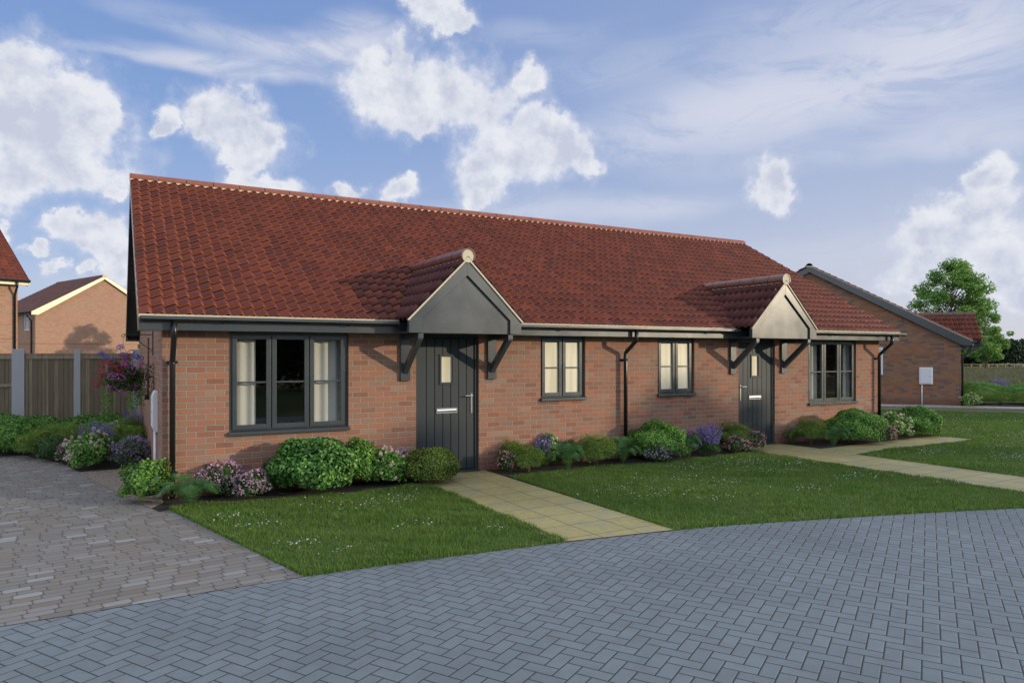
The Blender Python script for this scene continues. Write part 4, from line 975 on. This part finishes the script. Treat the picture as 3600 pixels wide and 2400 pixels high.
st.build('stems', M['stem'], HBk)
for (x_, z_, y_, mt) in [(.02, .20, -.20, 'fl_magenta'), (.11, .10, -.20, 'fl_magenta'), (-.13, .02, -.21, 'fl_magenta'), (-.03, .015, -.23, 'fl_magenta'), (-.14, -.14, -.12, 'fl_magenta'), (-.02, -.20, -.12, 'fl_magenta'), (.12, -.12, -.13, 'fl_magenta'),
                      (-.25, .20, -.1, 'fl_red'), (-.27, .08, -.08, 'fl_red'), (-.26, -.02, -.06, 'fl_red'), (-.32, -.09, 0, 'fl_red'), (-.04, .12, -.2, 'fl_red'), (.03, .29, -.12, 'fl_red'), (-.15, .22, -.16, 'fl_red'), (.20, .20, -.12, 'fl_magenta'), (-.10, .12, -.22, 'fl_red')]:
    d = RNG.normal(size=(60, 3)); d /= np.linalg.norm(d, axis=1, keepdims=True); C = np.array([x_, y_ - .02, z_]) + d * np.array([.072, .055, .060])
    leaf_mesh('geranium_head', C, d, .024, M[mt], HBk, aspect=.8)
for x_, L_ in ((-.24, .52), (-.18, .46), (.10, .50), (.17, .44), (.22, .40)):
    n = 260; t = RNG.random(n); C = np.stack([x_ + RNG.normal(size=n) * .028, -.08 + RNG.normal(size=n) * .03, -.02 - t * L_], 1)
    leaf_mesh('trailing_foliage', C, RNG.normal(size=(n, 3)), .024, M['lf_box'], HBk, aspect=.7)
n = 700; a_ = RNG.uniform(-.9, 1.1, n); C = np.stack([.20 + RNG.random(n) * .20, RNG.uniform(-.15, .15, n), RNG.uniform(-.28, .2, n)], 1)
leaf_mesh('trailing_foliage', C, RNG.normal(size=(n, 3)), .022, M['lf_dark'], HBk)
C = np.stack([.20 + RNG.random(46) * .19, RNG.uniform(-.18, .05, 46), RNG.uniform(-.26, .22, 46)], 1); flowers('small_flowers', C, C, M['fl_pink'], HBk, .010, 5, .013)
# ------------------------------------------------------------------ lawns: grass blades and daisies
def in_poly(x, y, poly):
    c = np.zeros(len(x), bool); n = len(poly)
    for i in range(n):
        x1, y1 = poly[i]; x2, y2 = poly[(i + 1) % n]
        if y1 == y2: continue
        m_ = ((y1 > y) != (y2 > y)) & (x < (x2 - x1) * (y - y1) / (y2 - y1) + x1); c ^= m_
    return c
def blades(name, poly, density, hgt, wid, label, edge=True):
    P = np.array(poly); lo, hi = P.min(0), P.max(0); n = int(density * np.prod(hi - lo))
    x = RNG.uniform(lo[0], hi[0], n); y = RNG.uniform(lo[1], hi[1], n); k = in_poly(x, y, poly); x, y = x[k], y[k]
    # thicker, taller fringe on the cut edge
    ex, ey = [], []
    if edge:
        for (x1, y1), (x2, y2) in zip(poly, poly[1:] + poly[:1]):
            L = math.hypot(x2 - x1, y2 - y1); m_ = int(L * density * .07); t = RNG.random(m_); ex.append(x1 + (x2 - x1) * t + RNG.normal(size=m_) * .012); ey.append(y1 + (y2 - y1) * t + RNG.normal(size=m_) * .012)
        x = np.concatenate([x] + ex); y = np.concatenate([y] + ey)
    n = len(x); cl = .8 + .35 * np.sin(x * 3.1 + np.sin(y * 2.3) * 2) * np.sin(y * 2.7 + x) + .2 * np.sin(x * 11) * np.sin(y * 13)
    h = hgt * RNG.uniform(.55, 1.25, n) * np.clip(cl, .55, 1.4); a = RNG.uniform(0, 2 * pi, n); ln = RNG.uniform(.1, .75, n) * h; w = wid * RNG.uniform(.7, 1.3, n)
    dx, dy = np.cos(a), np.sin(a); z0 = np.full(n, .004)
    b0 = np.stack([x - dy * w, y + dx * w, z0], 1); b1 = np.stack([x + dy * w, y - dx * w, z0], 1)
    m0 = np.stack([x - dy * w * .7 + dx * ln * .35, y + dx * w * .7 + dy * ln * .35, z0 + h * .6], 1); m1 = np.stack([x + dy * w * .7 + dx * ln * .35, y - dx * w * .7 + dy * ln * .35, z0 + h * .6], 1)
    tp = np.stack([x + dx * ln, y + dy * ln, z0 + h], 1)
    V = np.stack([b0, b1, m1, m0, tp], 1).reshape(-1, 3); i = np.arange(n)[:, None] * 5
    F = np.concatenate([i + np.array([0, 1, 2]), i + np.array([0, 2, 3]), i + np.array([3, 2, 4])], 0)
    o = np_obj(name, V, F, M['grass']); tag(o, label, 'grass', kind='stuff'); return o
blades('lawn', LAWN1, 6500, .050, .0026, 'short green lawn grass left of the nearest path')
blades('lawn', LAWN2, 4200, .048, .0032, 'green lawn grass between the two yellow paths')
blades('lawn', LAWN3, 2300, .048, .0042, 'green lawn grass right of the far yellow path')
blades('lawn', LAWN4, 1500, .050, .0055, 'green lawn grass in front of the right hand bungalow')
def daisies(name, spots, label):
    X, Y = [], []
    for x, y, r, n in spots:
        X.append(x + RNG.normal(size=n) * r); Y.append(y + RNG.normal(size=n) * r * .55)
    X = np.concatenate(X); Y = np.concatenate(Y); n = len(X); C = np.stack([X, Y, np.full(n, .050) + RNG.random(n) * .014], 1)
    ang = np.arange(8) * 2 * pi / 8; r = RNG.uniform(.005, .009, n); tx = RNG.normal(size=n) * .35; ty = RNG.normal(size=n) * .35
    V = []; F = []
    ring = np.stack([np.cos(ang), np.sin(ang)], 1)
    V = C[:, None, :] + np.stack([ring[None, :, 0] * r[:, None], ring[None, :, 1] * r[:, None], ring[None, :, 0] * r[:, None] * tx[:, None] + ring[None, :, 1] * r[:, None] * ty[:, None]], 2)
    o = np_obj(name, V.reshape(-1, 3), np.arange(n * 8).reshape(n, 8), M['daisy']); tag(o, label, 'daisies', kind='stuff')
daisies('daisies', [(2.1, -1.7, .28, 70), (2.6, -1.5, .2, 40), (.6, -1.6, .15, 34), (.75, -2.1, .12, 34), (1.0, -3.0, .14, 36), (1.25, -3.5, .08, 18), (2.3, -2.9, .15, 26), (2.9, -3.4, .14, 22), (2.75, -1.0, .15, 14), (1.7, -1.3, .25, 26)], 'white daisies scattered in the grass left of the nearest path')
daisies('daisies', [(5.0, -2.4, .3, 60), (5.5, -2.9, .3, 55), (6.3, -2.2, .35, 60), (6.9, -2.8, .25, 50), (6.0, -3.5, .2, 40), (7.6, -1.6, .5, 120), (8.7, -1.5, .5, 130), (8.3, -2.4, .3, 60), (8.8, -3.3, .25, 60), (7.5, -3.6, .2, 40), (9.3, -4.2, .15, 14), (5.2, -1.1, .2, 22), (9.2, -2.1, .2, 40)], 'white daisies scattered in the grass between the two yellow paths')
daisies('daisies', [(12.2, -2.4, .35, 90), (13.0, -3.4, .4, 150), (14.0, -4.2, .4, 120), (14.5, -2.6, .4, 60), (16, -2.6, .4, 80), (16.5, -1.8, .5, 120), (18, -3, .5, 110)], 'white daisies in the grass right of the far yellow path')
daisies('daisies', [(17.0, .4, .8, 170), (18.5, 1.8, .9, 220), (20.5, 1.4, .8, 150), (17.3, -.5, .4, 50), (20.5, -.2, .7, 120)], 'white daisies in the grass in front of the right hand bungalow')
# ------------------------------------------------------------------ trees and hedges
def crown_points(cl, n, seed):
    r = np.random.default_rng(seed); w = np.array([c[3] ** 2 for c in cl]); w = w / w.sum(); ids = r.choice(len(cl), n, p=w); C = np.array([c[:3] for c in cl])[ids]; R = np.array([c[3] for c in cl])[ids]
    d = r.normal(size=(n, 3)); d /= np.linalg.norm(d, axis=1, keepdims=True); rad = R * (1 - np.abs(r.normal(size=n)) * .33)
    return C + d * rad[:, None] * np.array([1, 1, .72]), d + np.array([0, 0, .7]) + r.normal(size=(n, 3)) * .5
def tree(loc, H, crown_w, z0, label, leafs=14000, ls=.22, seed=1, mat='lf_tree', trunk_r=.2, group=None, nclump=46, shape=None):
    R = empty('tree', loc, 0, label=label, cat='tree', group=group); r = random.Random(seed); cl = []; br = MB()
    br.tube([(0, 0, -.1), (.02 * H, 0, H * .25), (-.01 * H, .01 * H, H * .5), (0, 0, H * .86)], trunk_r, 8, r1=trunk_r * .15)
    for i in range(nclump):
        z = z0 + (H - z0) * (i + .5) / nclump; f = (z - z0) / (H - z0)
        env = shape(f) if shape else math.sin(pi * min(1, f * .82 + .16)) ** .8
        a = r.uniform(0, 2 * pi); rr = crown_w / 2 * env * math.sqrt(r.uniform(.15, 1.0)) * .86; cr = crown_w * r.uniform(.085, .14) * (1.05 - .4 * f)
        p = (rr * math.cos(a), rr * math.sin(a), z); cl.append((*p, cr))
        zb = max(z0 * .7, z - rr * .75 - .05 * H); br.tube([(0, 0, zb), (p[0] * .5, p[1] * .5, (zb + z) / 2 + .02 * H), p], trunk_r * .22, 5, r1=trunk_r * .05, cap=False)
    br.build('trunk', M['bark'], R)
    P, N = crown_points(cl, leafs, seed); leaf_mesh('crown', P, N, ls, M[mat], R, aspect=.7)
    return R
tree((94.5, 42.2, 0), 13.6, 12.6, 2.0, 'large leafy green tree rising behind the right hand bungalow', 27000, .30, 4, trunk_r=.28, nclump=120, shape=lambda f: (1.0 if f < .5 else 1 - (f - .5) * 1.35) * (.86 + .14 * math.sin(f * 11)))
tree((83.2, 32.5, 0), 6.9, 5.6, 1.2, 'smaller spreading tree with bare trunk right of the large tree, before the rail fence', 9000, .20, 14, trunk_r=.13, nclump=46)
tree((11.4, 38.4, 0), 7.4, 6.0, 1.8, 'leafy tree standing behind the bungalow roof, its shadow on the far gable', 13000, .20, 11, trunk_r=.14, nclump=90)
# trees across the road, out of the picture: they shade the right half of the front
for k, (tx_, ty_, th2, tw, sd_, lf) in enumerate([(46.5, -37.0, 11.6, 9.5, 21, 1700), (55, -31, 11.0, 8.5, 22, 2200), (50.0, -46.0, 13.2, 8, 23, 1200)]):
    tree((tx_, ty_, 0), th2, tw, 3.0, ['tall airy tree across the road, nearest the hedge', 'second airy tree across the road, further along the hedge', 'tallest tree across the road, behind the other two'][k], lf, .55, sd_, trunk_r=.16, nclump=34, group='trees across the road')
tree((1.2, 30, 0), 3.2, 2.6, .6, 'small leafy tree behind the fence by the side wall', 3500, .13, 9, trunk_r=.07, nclump=22)
def hedge_row(name, pts, h, w, n, ls, label, seed=2, mat='lf_hedge', bodies=True):
    r = np.random.default_rng(seed); pts = [np.array(p, float) for p in pts]; L = [np.linalg.norm(b - a) for a, b in zip(pts[:-1], pts[1:])]; tot = sum(L)
    s = r.random(n) * tot; C = np.zeros((n, 3)); acc = 0
    for (a, b, l) in zip(pts[:-1], pts[1:], L):
        k = (s >= acc) & (s < acc + l); t = ((s[k] - acc) / l)[:, None]; C[k, :2] = a + (b - a) * t; acc += l
    bump_ = .78 + .16 * np.sin(s * 1.3 / w) + .13 * np.sin(s * 3.1 / w + 1) + .08 * np.sin(s * 9.7 / w)
    hh = h * bump_; z = hh * np.sqrt(r.random(n)); off = r.normal(size=(n, 2)) * w * .22; C[:, :2] += off; C[:, 2] = z
    o = leaf_mesh(name, C, np.stack([r.normal(size=n), r.normal(size=n), r.random(n) * 1.2], 1), ls, M[mat], None, aspect=.6)
    tag(o, label, 'hedge', kind='stuff'); return o
hedge_row('distant_hedgerow', [(100, 62), (112, 50), (119, 42), (132, 24), (150, 0)], 4.6, 5.0, 26000, .55, 'dark distant hedgerow beyond the rail fence')
hedge_row('distant_hedgerow', [(98, 55), (108, 50), (113, 43.5)], 3.4, 3.0, 9000, .5, 'dark hedgerow behind the large tree', seed=8)
hedge_row('opposite_hedge', [(-14, -27), (12, -26.5), (34, -28), (60, -24), (75, -10)], 4.4, 2.6, 60000, .42, 'dark hedge across the road, seen mirrored in the window glass', seed=5)
# opposite verge (seen in the window reflections)
sheet('opposite_verge', [(-30, -12.6), (-3, -11.4), (4, -11.2), (12, -12.2), (20, -15.2), (28, -20), (38, -29), (60, -60), (-30, -60)], .012, M['turf'])
# knee rail across the meadow
RF = empty('rail_fence', (0, 0, 0), label='low wooden knee rail fence across the meadow', cat='fence')
A_, B_ = Vector((99.15 - 4, 43.0 - 1.7, 0)), Vector((108, 33.5, 0)); n_ = 15
rb = MB(); rb.bar(A_ + Vector((0, 0, .42)) - (B_ - A_) * .05, B_ + Vector((0, 0, .50)), .10, .10); rb.build('rail', M['rail_wood'], RF)
for i in range(n_):
    p = A_ + (B_ - A_) * i / (n_ - 1); pb = MB(); pb.box(p.x - .08, p.x + .08, p.y - .08, p.y + .08, 0, .42 + .08 * i / n_); pb.build('post', M['rail_wood'], RF)
# long meadow grass
def meadow(n):
    x0, x1 = 34, 112
    d = RNG.uniform(36, 82, n); az = math.radians(29.446) + np.arctan(RNG.uniform(1540, 1880, n) / 2491.7)
    x = -.545 + d * np.sin(az) / np.cos(az - math.radians(29.446)); y = -9.809 + d * np.cos(az) / np.cos(az - math.radians(29.446))
    h = RNG.uniform(.12, .38, n); a = RNG.uniform(0, 2 * pi, n); w = .012 * d / 45
    b0 = np.stack([x - np.sin(a) * w, y + np.cos(a) * w, np.zeros(n)], 1); b1 = np.stack([x + np.sin(a) * w, y - np.cos(a) * w, np.zeros(n)], 1); tp = np.stack([x + np.cos(a) * h * .3, y + np.sin(a) * h * .3, h], 1)
    o = np_obj('meadow_grass', np.stack([b0, b1, tp], 1).reshape(-1, 3), np.arange(n * 3).reshape(n, 3), M['meadow_grass']); tag(o, 'long brownish meadow grass beyond the right hand planting', 'grass', kind='stuff')
M['meadow_grass'] = leaf('meadow_grass_blades', [(.06, .11, .035), (.10, .14, .05), (.16, .14, .08), (.20, .15, .10)], trans=.3)
meadow(60000)
# ------------------------------------------------------------------ camera, sun, sky
cam = bpy.data.cameras.new('camera'); co = bpy.data.objects.new('camera', cam); COL.objects.link(co); SC.camera = co
co.location = (-.545, -9.809, 1.818); co.rotation_euler = (pi / 2, 0, -math.radians(29.446))
cam.sensor_width = 36; cam.lens = 2491.7 / 3600 * 36; cam.shift_y = 42.4 / 3600; cam.clip_end = 2000; cam.clip_start = .05
EL, AZ = math.radians(11.0), math.radians(45.5)      # sun stands front-right of the facade
sd = Vector((math.sin(AZ) * math.cos(EL), -math.cos(AZ) * math.cos(EL), math.sin(EL)))
sun = bpy.data.lights.new('sun', 'SUN'); so = bpy.data.objects.new('sun', sun); COL.objects.link(so)
so.rotation_euler = sd.to_track_quat('Z', 'Y').to_euler(); sun.energy = 3.1; sun.angle = math.radians(.5); sun.color = (1.0, .83, .60)
W = bpy.data.worlds.new('World'); SC.world = W; W.use_nodes = True; nt = W.node_tree; nt.nodes.clear()
out = nt.nodes.new('ShaderNodeOutputWorld'); bg = nt.nodes.new('ShaderNodeBackground'); nt.links.new(bg.outputs[0], out.inputs[0])
sk = nt.nodes.new('ShaderNodeTexSky'); sk.sky_type = 'NISHITA'; sk.sun_disc = False; sk.sun_elevation = EL
sk.sun_rotation = math.atan2(sd.x, sd.y); sk.air_density = 1.0; sk.dust_density = .3; sk.ozone_density = 3.0; sk.altitude = 0
tc = nt.nodes.new('ShaderNodeTexCoord'); dirv = S(nt, tc.outputs['Generated']); dx, dy, dz = sep(nt, dirv)
SKYC = S(nt, sk.outputs[0])
#@@CB
CUM = [(-0.077,0.264,0.083,0.062),(-0.098,0.306,0.040,0.036),(-0.057,0.214,0.063,0.029),(-0.019,0.274,0.030,0.038),(-0.101,0.201,0.032,0.031),(-0.001,0.289,0.015,0.019),(-0.043,0.301,0.035,0.028),(0.062,0.289,0.012,0.017),(0.054,0.274,0.012,0.013),(0.132,0.294,0.045,0.041),(0.167,0.270,0.043,0.032),(0.108,0.305,0.024,0.020),(0.153,0.247,0.028,0.014),(0.098,0.273,0.020,0.010),(0.196,0.276,0.014,0.011),(0.351,0.350,0.059,0.042),(0.418,0.350,0.060,0.039),(0.386,0.313,0.043,0.018),(0.474,0.326,0.048,0.032),(0.335,0.380,0.023,0.020),(0.363,0.392,0.020,0.024),(0.518,0.275,0.064,0.041),(0.554,0.300,0.036,0.029),(0.474,0.245,0.032,0.034),(0.594,0.281,0.032,0.030),(0.614,0.266,0.018,0.019),(0.470,0.214,0.020,0.015),(0.534,0.358,0.022,0.016),(0.406,0.444,0.028,0.018),(0.430,0.429,0.020,0.012),(0.382,0.459,0.024,0.013),(0.866,0.230,0.021,0.021),(0.861,0.209,0.028,0.018),(0.882,0.218,0.016,0.018),(1.085,0.115,0.068,0.037),(1.056,0.141,0.050,0.027),(1.090,0.167,0.039,0.023),(1.113,0.200,0.021,0.018),(1.129,0.079,0.043,0.036),(1.041,0.098,0.045,0.024),(-0.025,0.141,0.028,0.017),(-0.007,0.125,0.018,0.014),(-0.040,0.150,0.020,0.010),(-0.071,0.127,0.011,0.008),(-0.108,0.143,0.015,0.014),(-0.063,0.106,0.010,0.008),(0.002,0.194,0.011,0.012),(0.178,0.217,0.050,0.014),(0.157,0.223,0.025,0.011),(0.289,0.220,0.017,0.010),(0.355,0.215,0.025,0.015),(0.367,0.220,0.012,0.013),(0.008,0.109,0.018,0.021),(-0.028,0.107,0.012,0.008)]
CIR = [(0.150,0.352,0.126,0.017,0.75),(0.233,0.384,0.133,0.028,0.75),(0.301,0.408,0.088,0.033,0.55),(0.065,0.345,0.085,0.010,0.35),(0.098,0.394,0.087,0.013,0.25),(0.017,0.345,0.068,0.006,0.25),(0.072,0.411,0.098,0.015,0.18),(0.788,0.297,0.260,0.053,0.55),(0.963,0.328,0.261,0.055,0.60),(1.070,0.365,0.145,0.051,0.60),(0.930,0.397,0.168,0.050,0.35),(0.673,0.375,0.196,0.041,0.25),(1.085,0.261,0.142,0.038,0.45),(0.554,0.426,0.140,0.020,0.22),(0.634,0.201,0.166,0.027,0.40),(0.743,0.209,0.084,0.021,0.32),(0.494,0.191,0.120,0.023,0.30),(0.963,0.242,0.228,0.020,0.30),(1.085,0.055,0.142,0.040,0.45),(0.930,0.125,0.168,0.033,0.22),(-0.028,0.090,0.147,0.024,0.22)]
az = dx._m('ARCTAN2', dy); el = dz._m('ARCSINE'); pos = comb(nt, az, el, 0.0)
def vm(op, a, b=None):
    n = nt.nodes.new('ShaderNodeVectorMath'); n.operation = op; nt.links.new(a.o, n.inputs[0])
    if b is not None:
        if isinstance(b, S): nt.links.new(b.o, n.inputs[1])
        else: n.inputs[1].default_value = b
    return S(nt, n.outputs['Value' if op == 'LENGTH' else 'Vector'])
def off3(v, amp, rotn=None): return vm('MULTIPLY', vm('SUBTRACT', v, (.5, .5, .5)), (amp, amp, 0))
posw = vm('ADD', vm('ADD', pos, off3(noise(nt, dirv, 11, 3, .55, col=True), .075)), off3(noise(nt, dirv, 40, 5, .62, col=True), .040))
fieldv = None
for a, e, ra, re in CUM:
    l = vm('LENGTH', vm('MULTIPLY', vm('SUBTRACT', posw, (a, e, 0)), (1 / (ra * 1.12), 1 / (re * 1.12), 0)))
    q = 1 - l
    fieldv = q if fieldv is None else fieldv._m('SMOOTH_MAX', q, .25)
veil = None
stretch = vm('MULTIPLY', dirv, (1.0, 1.0, 3.2))
wisp = noise(nt, stretch, 6.5, 8, .62, 1.4)
posc = vm('ADD', pos, vm('MULTIPLY', vm('SUBTRACT', noise(nt, dirv, 3.5, 4, .55, col=True), (.5, .5, .5)), (.22, .07, 0)))
for a, e, ra, re, o_ in CIR:
    l = vm('LENGTH', vm('MULTIPLY', vm('SUBTRACT', posc, (a, e, 0)), (1 / ra, 1 / re, 0)))
    q = l.step(1.25, .15) * o_
    veil = q if veil is None else 1 - (1 - veil) * (1 - q)
n1 = noise(nt, dirv, 26, 8, .62); n3 = noise(nt, dirv, 8, 4, .55)
dirb = vm('ADD', dirv, (.012, -.006, .016)); n1b = noise(nt, dirb, 26, 4, .55); n3b = noise(nt, vm('ADD', dirv, (.03, -.015, .04)), 8, 3, .55)
fwd = (dx * math.sin(math.radians(29.4)) + dy * math.cos(math.radians(29.4)))
rest = fwd.step(.70, .45).max(dz.step(.52, .66)) * (noise(nt, dirv, 2.0, 6, .6).step(.40, .56))  # unseen bright cloud behind the camera and overhead, added as soft fill light
dens = fieldv + (n1 - .5) * 1.25 + (n3 - .5) * .4
cum = dens.step(-.14, .34) * dz.step(-.02, .02)
soft = dens.step(-.55, .10) * .42
relief = ((n1 - n1b) * 2.6 + (n3 - n3b) * 2.2 + .42)
body = fieldv.step(.1, .7)
shade = (1 - relief) * (.45 + body * .6)
cumcol = mixc(nt, shade.lin(.15, 1.15), (.80, .82, .88), (.57, .61, .74))
skyb = ramp(nt, dz, [(0, (.56, .60, .78)), (.12, (.42, .52, .78)), (.28, (.27, .41, .74)), (.5, (.19, .32, .67)), (1, (.12, .22, .52))])
side_ = (dx * .87 - dy * .49).step(-.5, .6)      # paler air towards the sun's side
skyb = mixc(nt, side_ * .42, skyb, (.56, .61, .78))
skyb = mixc(nt, side_ * dz.step(.34, .0) * .72, skyb, (.74, .72, .80))
nis = mixc(nt, 1.0, SKYC, (.12, .12, .12), 'MULTIPLY')
base = mixc(nt, .80, nis, skyb)
base = mixc(nt, (veil * 1.15).min(1.0) * wisp.step(.20, .60).max(wisp.step(0.0, .35) * .45), base, (.71, .73, .83))
base = mixc(nt, soft, base, (.62, .66, .80))
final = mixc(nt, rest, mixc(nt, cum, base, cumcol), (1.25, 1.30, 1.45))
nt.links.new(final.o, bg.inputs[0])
#@@CE
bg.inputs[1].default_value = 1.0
SC.view_settings.view_transform = 'Standard'; SC.view_settings.look = 'None'; SC.view_settings.exposure = 0; SC.view_settings.gamma = 1
SC.cycles.use_denoising = True
SC.cycles.max_bounces = 8; SC.cycles.transparent_max_bounces = 12; SC.cycles.sample_clamp_indirect = 6
